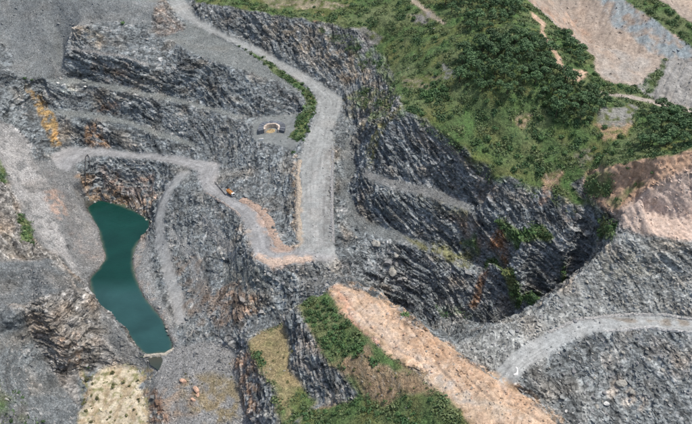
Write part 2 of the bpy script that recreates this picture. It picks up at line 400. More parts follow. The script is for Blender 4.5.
# ------------------------------------------------------------------ zones of the ground (name, material kind, albedo, outline)
ROCK, GRAVEL, ROADK, SOIL, GRASS = 0, 1, 2, 3, 4
ZONES = [
    ('quarry_wall', ROCK, (.136, .152, .157), 'stepped grey rock wall of the quarry with diagonal strata above the lake', None),
    ('talus_slope', GRAVEL, (.160, .174, .176), 'broad smooth grey gravel slope at the upper left above the stepped wall',
     [(-75, -45), (145, -45), (160, -5), (155, 10), (152, 24), (140, 26), (110, 22), (80, 26), (73, 30), (68, 45), (64, 60), (66, 74), (50, 78), (25, 81), (15, 75), (12, 55), (0, 42), (-75, 40)]),
    ('gravel_bank', GRAVEL, (.150, .165, .162), 'grey gravel bank falling from the main haul road to the stepped wall',
     [(160, 36), (170, 30), (178, 22), (186, 22), (240, 49), (290, 79), (310, 93), (304, 98), (280, 84), (250, 72), (220, 62), (190, 52), (172, 41)]),
    ('cliff', ROCK, (.140, .156, .161), 'dark grey two-tier cliff below the green plateau east of the main road',
     [(345, 96), (400, 104), (480, 160), (540, 189), (613, 226), (600, 248), (545, 305), (495, 324), (450, 345), (395, 306), (345, 280), (332, 258), (332, 150), (338, 125)]),
    ('rock_bank', ROCK, (.144, .156, .157), 'fractured grey rock bank between the main haul road and the green hill',
     [(188, 2), (200, 3), (260, 12), (318, 19), (355, 29), (378, 42), (388, 60), (398, 80), (402, 104), (345, 98), (310, 76), (262, 49), (230, 35), (196, 17)]),
    ('hillside', GRASS, (.085, .105, .032), 'green overgrown hillside above the two-tier cliff',
     [(190, -45), (560, -45), (525, -3), (545, 17), (592, 53), (605, 81), (640, 87), (650, 97), (700, 112), (765, 122), (765, 118), (692, 149), (640, 161), (600, 171), (570, 182), (613, 227), (580, 203), (540, 189),
      (495, 171), (478, 160), (445, 136), (430, 124), (400, 106), (396, 78), (385, 58), (375, 42), (355, 30), (318, 20), (290, 17), (260, 12), (230, 7), (195, 2)]),
    ('tailings', SOIL, (.31, .26, .215), 'pale brown and blue-grey tailings floor beyond the green hill',
     [(530, -45), (765, -45), (765, 66), (692, 62), (668, 60), (652, 74), (638, 86), (605, 82), (593, 68), (591, 54), (560, 30), (527, 0)]),
    ('grass_strip', GRASS, (.085, .105, .04), 'green strip along the far edge of the pale tailings',
     [(616, -8), (640, -8), (665, 4), (692, 24), (765, 60), (765, 84), (692, 47), (650, 18)]),
    ('grey_slope', SOIL, (.25, .245, .23), 'light grey gullied slope at the right edge below the pale tailings',
     [(668, 59), (700, 61), (765, 66), (765, 122), (700, 111), (650, 97), (636, 88), (652, 74)]),
    ('eroded_slope', SOIL, (.42, .285, .20), 'brown gullied earth slope between green hillside and pink cut',
     [(584, 172), (640, 160), (665, 155), (692, 149), (765, 118), (765, 125), (692, 165), (650, 191), (616, 214), (596, 205), (588, 190)]),
    ('earth_cut', SOIL, (.46, .365, .31), 'smooth pink earth cut rising above the pale terrace',
     [(616, 215), (650, 191), (692, 165), (765, 125), (765, 236), (692, 222), (650, 211), (624, 212)]),
    ('terrace', SOIL, (.47, .375, .315), 'flat pale pink terrace at the foot of the earth cut',
     [(616, 215), (624, 211), (650, 211), (692, 222), (765, 236), (765, 256), (692, 241), (650, 236), (634, 234), (620, 226)]),
    ('spoil_slope', ROCK, (.225, .235, .226), 'grey spoil slope above the curved road at the right',
     [(620, 226), (634, 235), (650, 237), (692, 242), (765, 256), (765, 318), (700, 321), (661, 314), (628, 314), (578, 319), (545, 333), (512, 351), (492, 371), (450, 349), (500, 324), (545, 307), (592, 260)]),
    ('rubble_slope', ROCK, (.178, .194, .195), 'dark grey rubble slope below the curved road at the lower right',
     [(765, 336), (700, 334), (648, 328), (595, 333), (562, 346), (532, 367), (515, 385), (506, 393), (563, 423), (600, 455), (630, 480), (790, 480), (765, 336)]),
    ('ridge', SOIL, (.445, .325, .23), 'bare orange earth ridge running down to the lower right',
     [(326, 293), (335, 284), (345, 282), (365, 290), (395, 309), (420, 328), (450, 348), (485, 372), (520, 395), (560, 424), (600, 455), (620, 480), (490, 480), (470, 424), (452, 402), (430, 385), (400, 362), (370, 340), (345, 315)]),
    ('ridge_flank', GRASS, (.21, .165, .105), 'scrubby flank of the orange ridge falling to a grey cliff',
     [(326, 294), (345, 316), (370, 341), (400, 363), (430, 386), (452, 403), (470, 425), (490, 480), (290, 480), (300, 418), (322, 407), (350, 402), (362, 396), (350, 384), (337, 367), (321, 347), (306, 326), (298, 308), (312, 298)]),
    ('grass_bench', GRASS, (.235, .195, .11), 'dry grass bench between the two grey cliffs left of the orange ridge',
     [(248, 340), (262, 331), (285, 322), (286, 342), (291, 366), (303, 390), (318, 404), (300, 416), (290, 424), (285, 470), (280, 424), (273, 392), (263, 375), (252, 358)]),
    ('gravel_flat', GRAVEL, (.205, .208, .205), 'pale grey gravel flat south of the lake beneath the cliff',
     [(150, 362), (166, 352), (174, 349), (200, 341), (225, 346), (240, 350), (238, 376), (241, 400), (246, 424), (250, 475), (180, 475), (168, 424), (156, 390)]),
    ('scrub_patch', SOIL, (.46, .405, .30), 'cream bare ground dotted with scrub at the lower left',
     [(112, 366), (127, 367), (143, 377), (147, 394), (150, 424), (152, 475), (68, 475), (72, 424), (77, 408), (87, 393), (93, 381), (103, 370)]),
    ('hill_slope', ROCK, (.195, .188, .174), 'brownish grey rocky hill slope at the left foreground',
     [(-75, 175), (5, 180), (18, 205), (36, 238), (60, 262), (80, 281), (92, 291), (110, 318), (136, 350), (148, 360), (152, 375), (140, 371), (115, 366), (95, 369), (78, 378), (76, 408), (62, 388), (46, 360), (34, 335), (24, 312), (0, 300), (-75, 300)]),
    ('scree_slope', GRAVEL, (.128, .142, .146), 'blue grey scree slope in the lower left corner',
     [(-75, 300), (0, 301), (24, 313), (34, 336), (46, 361), (62, 389), (76, 409), (80, 424), (84, 480), (-75, 480)]),
    ('scree_slope', GRAVEL, (.120, .131, .134), 'smooth blue grey gravel cap on top of the left foreground hill',
     [(-75, 262), (0, 263), (45, 262), (70, 275), (84, 287), (68, 289), (45, 297), (22, 304), (-75, 304)]),
    ('rock_shoulder', GRAVEL, (.160, .166, .162), 'smooth grey shoulder between the left rock face and the near end of the lake',
     [(94, 306), (112, 322), (136, 351), (149, 364), (153, 386), (156, 410), (150, 400), (146, 384), (136, 371), (120, 362), (106, 336)]),
    ('ramp', GRAVEL, (.165, .17, .168), 'pale grey ramp running down to the west shore of the lake',
     [(-20, 118), (5, 122), (25, 140), (35, 160), (46, 162), (58, 157), (74, 160), (80, 178), (86, 200), (92, 217), (100, 232), (106, 257), (100, 268), (94, 273), (90, 279), (92, 297), (80, 281), (60, 262), (36, 238), (18, 205), (5, 180), (-20, 150)]),
    ('shore_bench', GRAVEL, (.23, .24, .238), 'pale gravel bench along the east shore of the lake',
     [(150, 238), (138, 241), (133, 249), (132, 262), (133, 272), (138, 284), (146, 300), (163, 320), (173, 344), (180, 344), (178, 330), (170, 315), (160, 298), (154, 280), (150, 262), (152, 248)]),
    ('bench', GRAVEL, (.225, .232, .228), 'sloping grey ledge halfway down the face east of the lake',
     [(172, 224), (186, 243), (200, 260), (207, 284), (206, 320), (195, 314), (194, 286), (185, 259), (172, 236)]),
    ('bench', GRAVEL, (.21, .217, .214), 'narrow ledge on the face below the outer edge of the bench road',
     [(203, 213), (222, 232), (238, 252), (244, 273), (236, 275), (227, 257), (211, 238), (199, 223)]),
    ('scree_slope', GRAVEL, (.160, .173, .166), 'grey scree fanning down from the corner of the junction',
     [(222, 264), (238, 257), (252, 262), (268, 270), (266, 286), (244, 302), (226, 288)]),
    ('crag', ROCK, (.128, .128, .124), 'brown grey rock knob beside the top of the main haul road',
     [(152, 14), (157, 2), (164, -2), (172, 12), (180, 21), (185, 28), (175, 33), (161, 37), (153, 31)]),
    ('mine_track', ROADK, (.235, .245, .245), 'narrow grey track curling down from the bench to the lake shore',
     [(190, 172), (174, 189), (167, 204), (164, 222), (168, 245), (175, 270), (184, 300), (188, 324), (177, 324), (170, 300), (162, 270), (155, 240), (153, 220), (157, 204), (165, 188), (180, 172)]),
    ('bench', GRAVEL, (.172, .188, .183), 'grey rock bench crossing the stepped wall high above the lake',
     [(50, 79), (75, 78), (100, 82), (130, 88), (160, 95), (172, 97), (210, 107), (240, 115), (240, 119), (210, 111), (172, 102), (160, 100), (130, 93), (100, 87), (75, 84), (55, 84)]),
    ('bench', GRAVEL, (.172, .188, .183), 'middle grey rock bench crossing the stepped wall above the road bench',
     [(46, 107), (62, 110), (100, 115), (130, 121), (150, 128), (172, 135), (195, 145), (192, 149), (172, 140), (150, 133), (130, 126), (100, 120), (62, 115), (48, 112)]),
    ('bench', GRAVEL, (.24, .235, .225), 'short pale ledge on the crag at the top of the stepped wall',
     [(68, 46), (85, 50), (110, 53), (130, 57), (150, 64), (148, 66), (130, 59), (110, 55), (84, 53), (66, 48)]),
    ('quarry_ramp', GRAVEL, (.140, .153, .153), 'grey ramp running down through the gully between road and cliff',
     [(349, 138), (355, 165), (349, 190), (357, 215), (380, 228), (420, 239), (432, 245), (432, 252), (400, 243), (362, 232), (346, 222), (343, 192), (345, 160), (343, 140)]),
    ('bench', GRAVEL, (.165, .172, .172), 'narrow bench between the upper and lower tiers of the two-tier cliff',
     [(366, 171), (385, 177), (405, 181), (430, 187), (455, 196), (472, 206), (468, 213), (455, 206), (430, 198), (400, 190), (378, 183), (362, 177)]),
    ('haul_road', ROADK, (.262, .273, .266), 'wide grey main haul road bending down from the top of the picture', band(ROAD_L, ROAD_R)),
    ('haul_road', ROADK, (.255, .258, .258), 'grey bench road from the junction round to the head of the lake',
     [(298, 250), (338, 256), (330, 260), (300, 264), (268, 268), (255, 257), (248, 240), (245, 222), (235, 210), (220, 200), (205, 192), (197, 178), (197, 172), (188, 168), (165, 162), (143, 159), (110, 157), (90, 157),
      (80, 162), (74, 166), (66, 172), (56, 166), (50, 155), (72, 147), (100, 148), (130, 152), (172, 156), (200, 160), (221, 164), (215, 181), (230, 197), (245, 203), (258, 211), (270, 225), (275, 245), (292, 252)]),
    ('haul_road', ROADK, (.318, .334, .330), 'pale grey curved road across the spoil at the lower right', band(RR_B, RR_F)),
    ('pad', ROADK, (.172, .187, .184), 'small grey pad carrying the stone-lined hopper beside the main road',
     [(252, 121), (262, 117), (285, 114), (303, 113), (305, 125), (302, 142), (291, 149), (275, 145), (262, 142), (253, 136)]),
    ('hill_path', SOIL, (.40, .29, .21), 'pale earth path winding over the green hill',
     [(530, 10), (538, 17), (546, 24), (544, 32), (556, 50), (563, 62), (567, 68), (590, 72), (580, 84), (566, 78), (558, 64), (549, 48), (539, 32), (541, 26), (530, 16)]),
    ('hill_path', SOIL, (.33, .29, .25), 'pale track at the right edge below the gullied slope',
     [(600, 90), (605, 92), (630, 95), (660, 101), (692, 108), (765, 121), (765, 127), (692, 114), (660, 106), (625, 98), (602, 95)]),
    ('hill_path', SOIL, (.30, .26, .20), 'faint dirt track near the top of the green hill',
     [(402, -6), (410, -6), (425, 8), (437, 16), (448, 24), (444, 26), (432, 19), (420, 11)]),
    ('lake_bed', SOIL, (.10, .10, .08), 'silty bed of the lake', LAKE),
]
ZID = np.zeros((NY, NX), np.int16)
for i, z in enumerate(ZONES):
    if z[4] is not None:
        ZID[raster(z[4], {'scrub_patch': 1.0, 'grass_bench': .3, 'tailings': .4, 'ridge_flank': .4, 'ridge': 1.2, 'earth_cut': .3, 'terrace': .35, 'eroded_slope': .4, 'hillside': .5, 'gravel_flat': .5, 'gravel_bank': .3}.get(z[0], 0.0))] = i
BED = len(ZONES) - 1
print('zones', time.time() - T0)
LAKEM = ZID == BED
POND = [(149, 358.5), (162, 357.5), (163, 360), (158, 369), (152, 364)]
PONDM = raster(POND)
HB = HB - 5.0 * blur(LAKEM & (blur(LAKEM, 2, 1) > .99), 3, 1)
HB = HB - 1.6 * blur(PONDM, 1, 1)
# albedo of the ground, with soft borders
ALB = np.zeros((NY, NX, 3), np.float32)
for i, z in enumerate(ZONES):
    ALB[ZID == i] = z[2]
KND = np.array([z[1] for z in ZONES])
KR = KND[ZID]
for c in range(3):
    ALB[..., c] = blur(ALB[..., c], 1, 1)
RZ = np.array([{'spoil_slope': .62, 'rubble_slope': .85, 'hill_slope': .95, 'scree_slope': 3.6, 'bench': 2.2, 'quarry_ramp': 2.4}.get(z[0], 1.0) for z in ZONES])[ZID]
ROUGH = blur(np.where((KR == ROCK), RZ, np.where(KR == GRAVEL, .16 * RZ, np.where(KR == ROADK, .05, .22))), 2, 1)   # strength of relief
SOFT = np.clip(blur(KR == ROADK, 2, 1) + blur(LAKEM, 4, 1) * 1.3 + .5 * blur(KR == SOIL, 2, 1), 0, 1)
VEG = blur(KR == GRASS, 2, 1) * .9
WET = np.clip(blur(LAKEM, 2, 1) * 2.5, 0, 1) * (HB < LAKE_Z + 2.5)
ALB *= (1 - .45 * WET)[..., None]
DUST = np.zeros((NY, NX), np.float32)


def grow(poly, amount=.9, soft=2):
    ins, sy, sx = raster(poly, .6, 8, True)
    VEG[sy, sx] = np.maximum(VEG[sy, sx], blur(ins, soft, 1) * amount)


def paint(poly, col, amount=.8, scale=9.0, cut=0.0, soft=2, seed=0, k=1.7):
    ins, sy, sx = raster(poly, .7, 8, True)
    m = blur(ins, soft, 1)
    n = fbm(GX[sy, sx] / scale, GY[sy, sx] / scale, HB[sy, sx] / scale * 1.5, 3, 300 + seed)
    w = np.clip(m * 1.5 - .25, 0, 1) * np.clip(.62 + (n - cut) * k, 0, 1) * amount
    for c in range(3):
        ALB[sy, sx, c] += (col[c] - ALB[sy, sx, c]) * w


def bare(poly, amount=.9, soft=2):
    ins, sy, sx = raster(poly, 1.0, 8, True)
    VEG[sy, sx] *= 1 - amount * blur(ins, soft, 1)


OCHRE, RUST, PINK, CREAM, OLIVE, BROWN = (.36, .235, .09), (.24, .125, .055), (.46, .315, .24), (.50, .45, .37), (.15, .14, .055), (.19, .135, .09)
# stains and coloured ground on the north wall
paint([(28, 94), (42, 94), (50, 108), (58, 125), (62, 146), (50, 148), (46, 130), (36, 112)], OCHRE, .85, 5, -.1, 1, 1)
paint([(80, 124), (100, 122), (108, 135), (112, 147), (92, 146), (84, 138)], (.25, .15, .08), .8, 5, 0, 2, 2)
paint([(92, 100), (120, 98), (116, 110), (95, 112)], (.22, .15, .11), .7, 5, .1, 2, 3)
paint([(78, 28), (95, 30), (104, 40), (100, 48), (86, 46)], (.26, .235, .19), .7, 5, 0, 2, 4)
paint([(154, 10), (162, 4), (178, 24), (184, 30), (172, 34), (158, 33)], (.20, .145, .11), .45, 5, .1, 2, 5)
paint([(90, 56), (130, 62), (135, 84), (90, 76)], (.17, .14, .12), .6, 6, .1, 2, 6)
paint([(62, 82), (70, 82), (76, 92), (66, 94)], (.45, .50, .47), .7, 3, 0, 1, 7)
paint([(75, 174), (95, 172), (100, 188), (150, 196), (152, 214), (118, 203), (86, 199)], (.32, .21, .12), .65, 5, 0, 2, 8)
paint([(96, 165), (150, 175), (158, 195), (150, 205), (110, 190)], (.30, .22, .18), .55, 6, .05, 2, 9)
paint([(40, 190), (55, 190), (68, 215), (60, 222), (46, 208)], PINK, .6, 5, 0, 2, 10)
paint([(70, 225), (102, 240), (106, 260), (92, 262), (75, 245)], (.31, .255, .22), .55, 5, .15, 2, 11)
paint([(-20, 120), (12, 122), (32, 150), (44, 178), (46, 200), (60, 230), (92, 298), (80, 281), (36, 230), (18, 200), (0, 165), (-20, 150)], (.33, .325, .315), .85, 9, -.3, 2, 12)
paint([(46, 168), (56, 172), (74, 212), (92, 258), (84, 262), (66, 224), (48, 186)], (.16, .155, .15), .6, 5, .05, 1, 61)
# berms and earth round the junction
paint([(240, 197), (262, 209), (274, 225), (280, 244), (298, 249), (296, 254), (274, 250), (266, 228), (255, 214)], (.38, .275, .215), .8, 5, -.1, 2, 13)
paint([(254, 252), (268, 258), (300, 256), (314, 256), (312, 264), (285, 266), (266, 270)], (.48, .37, .30), .85, 5, -.1, 1, 14)
paint([(294, 152), (300, 158), (300, 248), (293, 248), (292, 180)], (.36, .28, .20), .7, 5, -.05, 1, 15)
paint([(236, 225), (250, 222), (252, 250), (262, 268), (250, 262), (242, 245)], (.34, .28, .22), .6, 5, 0, 1, 16)
paint([(195, 335), (245, 325), (255, 340), (225, 352)], (.30, .28, .26), .4, 5, 0, 2, 17)
paint([(200, 292), (244, 276), (262, 300), (258, 322), (215, 326)], (.20, .15, .115), .8, 7, -.05, 2, 70)
paint([(176, 255), (200, 262), (215, 300), (200, 330), (184, 310)], (.20, .165, .135), .6, 6, .05, 2, 71)
paint([(255, 20), (330, 30), (372, 66), (385, 92), (350, 84), (300, 52)], (.20, .165, .12), .7, 7, .12, 3, 72)
paint([(340, 96), (398, 88), (398, 106), (370, 140), (350, 130)], (.19, .17, .10), .6, 8, .1, 3, 73)
grow([(345, 98), (370, 84), (398, 96), (390, 112), (372, 130), (362, 112)], .42)
grow([(318, 22), (352, 34), (375, 62), (366, 72), (345, 52), (316, 36)], .36)
paint([(324, 150), (333, 148), (332, 190), (332, 250), (325, 252), (323, 200)], (.175, .175, .168), .75, 4, -.1, 1, 74)
paint([(312, 150), (324, 148), (324, 250), (306, 250), (308, 190)], (.30, .29, .275), .4, 7, .05, 3, 75)
# grassed flats and stained gravel
paint([(180, 378), (215, 374), (236, 380), (242, 424), (200, 424), (185, 400)], (.20, .155, .07), .7, 8, 0, 3, 18)
paint([(165, 385), (195, 385), (200, 410), (175, 424), (160, 410)], (.25, .18, .12), .6, 6, 0, 3, 19)
paint([(236, 352), (250, 345), (262, 380), (262, 424), (240, 424)], (.23, .145, .09), .75, 6, 0, 2, 20)
paint([(290, 330), (310, 335), (330, 375), (322, 395), (300, 370)], (.24, .20, .165), .5, 6, 0, 2, 21)
paint([(30, 302), (92, 298), (110, 330), (100, 362), (70, 375), (45, 340)], (.17, .15, .12), .5, 7, .05, 2, 22)
paint([(55, 335), (85, 330), (85, 365), (68, 370)], (.27, .175, .11), .6, 4, .2, 2, 23)
paint([(0, 225), (20, 240), (40, 260), (0, 262)], (.24, .215, .17), .5, 7, 0, 2, 24)
paint([(146, 388), (160, 390), (175, 424), (150, 424)], (.20, .12, .075), .7, 5, 0, 2, 25)
# cliff east of the road
paint([(395, 108), (402, 108), (380, 140), (369, 172), (363, 172), (370, 140)], (.20, .19, .06), .7, 4, -.1, 1, 26)
paint([(380, 184), (470, 212), (465, 225), (420, 200)], (.17, .16, .07), .6, 6, 0, 2, 27)
paint([(395, 236), (432, 244), (472, 258), (465, 270), (430, 254)], (.16, .155, .05), .7, 6, -.1, 2, 28)
paint([(440, 215), (500, 230), (505, 260), (470, 255)], (.24, .175, .13), .5, 7, .1, 2, 29)
paint([(494, 225), (512, 228), (508, 265), (496, 262)], (.20, .105, .05), .95, 5, -.3, 1, 30)
paint([(478, 272), (490, 275), (475, 310), (468, 308)], (.24, .14, .08), .9, 4, -.3, 1, 31)
paint([(560, 195), (580, 205), (575, 225), (562, 225)], (.33, .28, .24), .7, 5, 0, 2, 32)
paint([(340, 262), (352, 270), (350, 280), (335, 270)], (.30, .29, .28), .5, 5, 0, 2, 33)
paint([(545, 240), (575, 235), (592, 258), (565, 290), (540, 280)], (.25, .26, .262), .6, 6, .05, 2, 80)
paint([(400, 120), (440, 135), (470, 165), (460, 190), (400, 178), (376, 160)], (.19, .20, .205), .6, 6, .12, 2, 81)
paint([(345, 262), (400, 262), (430, 285), (400, 292), (360, 275)], (.20, .21, .215), .6, 5, .15, 2, 82)
# green hill: bare and dry places
paint([(350, 28), (378, 30), (385, 42), (365, 50)], (.19, .185, .18), .8, 6, -.2, 2, 34)
paint([(405, 15), (428, 12), (425, 26), (410, 24)], (.20, .19, .19), .8, 6, -.2, 2, 35)
paint([(402, 76), (440, 74), (440, 80), (430, 92), (408, 90)], (.22, .19, .14), .7, 6, -.1, 2, 36)
paint([(438, 62), (460, 68), (458, 80), (440, 80)], (.19, .19, .19), .8, 5, -.1, 2, 37)
paint([(598, 108), (640, 106), (630, 125), (600, 130)], (.24, .235, .23), .8, 6, -.1, 2, 38)
paint([(592, 126), (632, 122), (625, 136), (590, 138)], (.34, .23, .15), .8, 5, -.1, 2, 39)
paint([(548, 175), (562, 168), (560, 185), (545, 205), (538, 205)], (.33, .22, .16), .8, 4, -.1, 1, 40)
paint([(520, 108), (536, 108), (530, 126), (518, 124)], (.36, .28, .20), .8, 3, -.1, 1, 41)
paint([(575, 145), (600, 150), (585, 172), (570, 165)], (.25, .22, .19), .6, 5, .1, 2, 42)
paint([(255, -6), (310, -4), (350, 4), (330, 10), (270, 8)], (.30, .25, .19), .7, 6, -.05, 2, 43)
paint([(312, 12), (324, 12), (324, 20), (314, 20)], (.46, .28, .18), .8, 4, -.2, 1, 44)
paint([(400, 110), (480, 160), (470, 165), (430, 132)], (.20, .14, .08), .5, 6, .1, 2, 45)
paint([(470, 175), (500, 170), (498, 200), (478, 200)], (.22, .17, .13), .5, 5, .1, 2, 46)
paint([(78, 370), (150, 370), (152, 430), (78, 430)], (.16, .16, .07), .9, 3.2, .30, 2, 62, 6)
paint([(78, 370), (150, 370), (152, 430), (78, 430)], (.30, .235, .15), .8, 4.6, .22, 2, 63, 5)
paint([(330, 356), (365, 350), (400, 372), (440, 398), (400, 396), (360, 392)], (.24, .17, .105), .8, 6, -.1, 2, 64)
paint([(340, 286), (380, 300), (440, 350), (540, 412), (560, 424), (470, 420), (420, 375), (360, 325)], (.50, .39, .29), .6, 5, .15, 2, 65)
paint([(345, 284), (395, 309), (450, 348), (520, 395), (560, 424), (545, 424), (500, 392), (440, 352), (390, 316)], (.44, .29, .19), .6, 6, 0, 2, 66)
paint([(410, 355), (470, 392), (500, 410), (480, 412), (430, 380)], (.40, .36, .32), .6, 4, .2, 2, 67)
paint([(72, 200), (92, 215), (102, 235), (106, 258), (94, 268), (84, 245), (74, 222)], (.215, .213, .206), .8, 6, -.1, 2, 68)
paint([(150, 222), (139, 240), (133, 252), (134, 276), (150, 306), (174, 344), (180, 344), (160, 308), (142, 272), (142, 252)], (.33, .28, .24), .5, 4, .2, 1, 69)
paint([(338, 288), (360, 290), (400, 325), (440, 362), (430, 368), (380, 338), (350, 312)], (.40, .33, .27), .7, 7, .1, 2, 76)
paint([(380, 310), (450, 352), (530, 408), (520, 412), (450, 374), (396, 330)], (.33, .215, .135), .7, 5, .12, 2, 77)
paint([(400, 345), (470, 390), (540, 424), (500, 424), (440, 390)], (.36, .345, .315), .65, 5, .18, 2, 78)
paint([(326, 292), (336, 284), (350, 296), (362, 318), (352, 316)], (.44, .25, .17), .7, 5, .05, 2, 79)
paint([(345, 280), (372, 290), (398, 305), (424, 326), (455, 347), (490, 370), (526, 392), (566, 420), (560, 424), (520, 398), (484, 374), (448, 350), (418, 330), (392, 311), (362, 292)], (.34, .245, .165), .9, 4, .0, 2, 83, 3)
paint([(322, 292), (343, 318), (368, 343), (398, 365), (428, 388), (450, 404), (468, 426), (478, 424), (456, 400), (434, 382), (404, 358), (374, 336), (350, 312), (332, 290)], (.27, .20, .12), .8, 4, .05, 2, 84, 3)
# pale workings
paint([(570, -45), (620, -45), (655, 20), (692, 46), (765, 84), (765, 72), (692, 62), (655, 56), (610, 21)], (.245, .295, .315), .95, 14, -.25, 3, 47)
paint([(530, 0), (580, 20), (600, 45), (570, 35)], (.36, .25, .185), .7, 12, 0, 3, 48)
paint([(590, 45), (650, 60), (640, 84), (606, 80)], (.29, .275, .25), .7, 12, -.1, 3, 49)
paint([(660, 18), (692, 38), (700, 44), (700, 50), (672, 36)], (.37, .27, .21), .8, 8, -.1, 1, 51)
paint([(650, -8), (692, -6), (700, 15), (680, 8)], (.36, .30, .24), .8, 8, -.1, 1, 52)
# spoil and rubble on the right
paint([(590, 245), (640, 250), (660, 275), (600, 285)], (.25, .24, .195), .6, 7, 0, 3, 53)
paint([(600, 390), (620, 378), (650, 400), (640, 415)], (.29, .24, .19), .6, 5, .05, 2, 54)
paint([(640, 330), (692, 340), (692, 380), (650, 370)], (.21, .20, .185), .6, 9, .05, 2, 55)
paint([(592, 318), (692, 318), (692, 326), (630, 322)], (.20, .165, .125), .75, 8, -.1, 1, 56)
paint([(346, 316), (352, 312), (372, 340), (388, 352), (370, 346)], (.50, .29, .22), .7, 4, -.1, 1, 57)
paint([(400, 345), (430, 355), (440, 372), (415, 365)], (.42, .38, .33), .5, 4, .2, 1, 58)
paint([(420, 372), (470, 392), (560, 424), (470, 420)], (.45, .36, .26), .5, 8, .05, 2, 59)
paint([(298, 316), (310, 300), (326, 294), (335, 305), (318, 312)], (.22, .19, .09), .6, 5, 0, 2, 60)
# pockets of growth away from the hill
grow([(18, 212), (32, 220), (36, 250), (24, 246)], .95)
grow([(-10, 150), (8, 172), (4, 182), (-10, 180)], .6)
grow([(-10, 370), (18, 392), (45, 424), (-10, 430)], .36)
grow([(500, 216), (548, 232), (556, 245), (530, 244), (505, 234)], .95, 1)
grow([(484, 262), (510, 270), (536, 296), (528, 308), (506, 292)], .95, 1)
grow([(455, 238), (480, 244), (478, 262), (460, 256)], .6, 1)
grow([(555, 266), (572, 268), (566, 288), (556, 290)], .6, 1)
grow([(600, 212), (613, 226), (606, 244), (596, 240)], .9, 1)
grow([(244, 48), (262, 59), (288, 75), (308, 89), (315, 99), (316, 110), (309, 126), (300, 142), (290, 138), (296, 120), (306, 104), (300, 92), (262, 64)], .8, 1)
bare([(300, 0), (330, 6), (330, 14), (296, 10)], .7)
grow([(350, 28), (378, 40), (392, 68), (404, 102), (392, 98), (378, 72), (362, 46)], .55)
grow([(584, 172), (600, 170), (615, 178), (600, 205), (588, 192)], .8)
grow([(600, 200), (640, 178), (660, 176), (640, 190), (616, 210)], .55)
grow([(640, 84), (656, 70), (668, 60), (664, 76), (650, 94)], .7)
grow([(396, 104), (430, 122), (478, 158), (540, 187), (600, 212), (598, 222), (540, 200), (474, 172), (428, 136), (394, 116)], .42)
grow([(430, 300), (470, 310), (476, 320), (440, 314)], .5)
bare([(350, 28), (378, 30), (385, 42), (365, 50)]); bare([(405, 15), (428, 12), (425, 26), (410, 24)]); bare([(402, 76), (440, 74), (440, 80), (430, 92), (408, 90)], .7)
bare([(438, 62), (460, 68), (458, 80), (440, 80)]); bare([(598, 108), (640, 106), (630, 136), (592, 138)]); bare([(548, 175), (562, 168), (560, 185), (545, 205), (538, 205)])
bare([(520, 108), (536, 108), (530, 126), (518, 124)]); bare([(575, 145), (600, 150), (585, 172), (570, 165)], .6); bare([(255, -6), (310, -4), (350, 4), (330, 10), (270, 8)], .7)
bare([(248, 338), (288, 320), (300, 380), (288, 424), (270, 380)], .7)
bare([(330, 358), (362, 352), (420, 380), (445, 400), (400, 398), (362, 397)], .75)
print('paint', time.time() - T0)

# ------------------------------------------------------------------ ground mesh: a fan of columns, rows packed closer on steep ground
NC, NR = 1120, 920
YR = -226.0
ang = np.linspace(-math.radians(25.6), math.radians(25.6), NC)
yf = np.concatenate([np.arange(180, 900, .7), np.arange(900, 1060, 3.0)])
tan = np.tan(ang)
FX = (yf[None, :] - YR) * tan[:, None]
FYY = np.repeat(yf[None, :], NC, 0)
fz = sample(HB, FX, FYY)
dz_ = np.diff(fz, axis=1)
dy_ = np.diff(FYY, axis=1)
dist = np.sqrt(FYY[:, 1:] ** 2 + (CAMZ - fz[:, 1:]) ** 2)
dep = (CAMZ - fz[:, 1:]) / dist
front = np.where(dz_ > 0, 1.0, .35)
w = np.sqrt((dy_ * (dep + .12)) ** 2 + (dz_ * .85 * front) ** 2) / dist
w = blur(w, 3, 1)
cum = np.concatenate([np.zeros((NC, 1)), np.cumsum(w, 1)], 1)
cum /= cum[:, -1:]
cum = np.concatenate([np.repeat(cum[:1], 6, 0), cum, np.repeat(cum[-1:], 6, 0)], 0)
cum = np.cumsum(cum, 0)
cum = np.concatenate([cum[:1] , cum], 0)
cum = (cum[13:] - cum[:-13]) / 13.0
if cum.shape[0] < NC:
    cum = np.concatenate([cum, cum[-1:]], 0)
ur = np.linspace(0, 1, NR)
VY = np.stack([np.interp(ur, cum[i], yf) for i in range(NC)], 0)
VX = (VY - YR) * tan[:, None]
# lookups are nudged by noise so that edges run unevenly
so = 1 - .8 * np.clip(sample(SOFT, VX, VY), 0, 1)
wx_ = noise3(VX / 17, VY / 17, VX * 0 + 1.5, 5) * 2.6
wy_ = noise3(VX / 17, VY / 17, VX * 0 + 4.5, 8) * 2.6
LX, LY = VX + wx_ * so, VY + wy_ * so
VZ = sample(HB, LX, LY)
zi = ZID[np.clip(np.round(LY - Y0).astype(int), 0, NY - 1), np.clip(np.round(LX - X0).astype(int), 0, NX - 1)]
rough = sample(ROUGH, LX, LY)
e = 1.5
gxx = (sample(HB, LX + e, LY) - sample(HB, LX - e, LY)) / (2 * e)
gyy = (sample(HB, LX, LY + e) - sample(HB, LX, LY - e)) / (2 * e)
nl = np.sqrt(gxx ** 2 + gyy ** 2 + 1)
nx_, ny_, nz_ = -gxx / nl, -gyy / nl, 1 / nl
steep = np.clip((1 - nz_) * 3.2, 0, 1)
# bedding: planes dipping to the right
DIP = math.radians(27)
bn = np.array([math.sin(DIP), -.22, math.cos(DIP)]); bn /= np.linalg.norm(bn)
ba = np.array([math.cos(DIP), 0, -math.sin(DIP)]); ba -= bn * ba.dot(bn); ba /= np.linalg.norm(ba)
bb = np.cross(bn, ba)


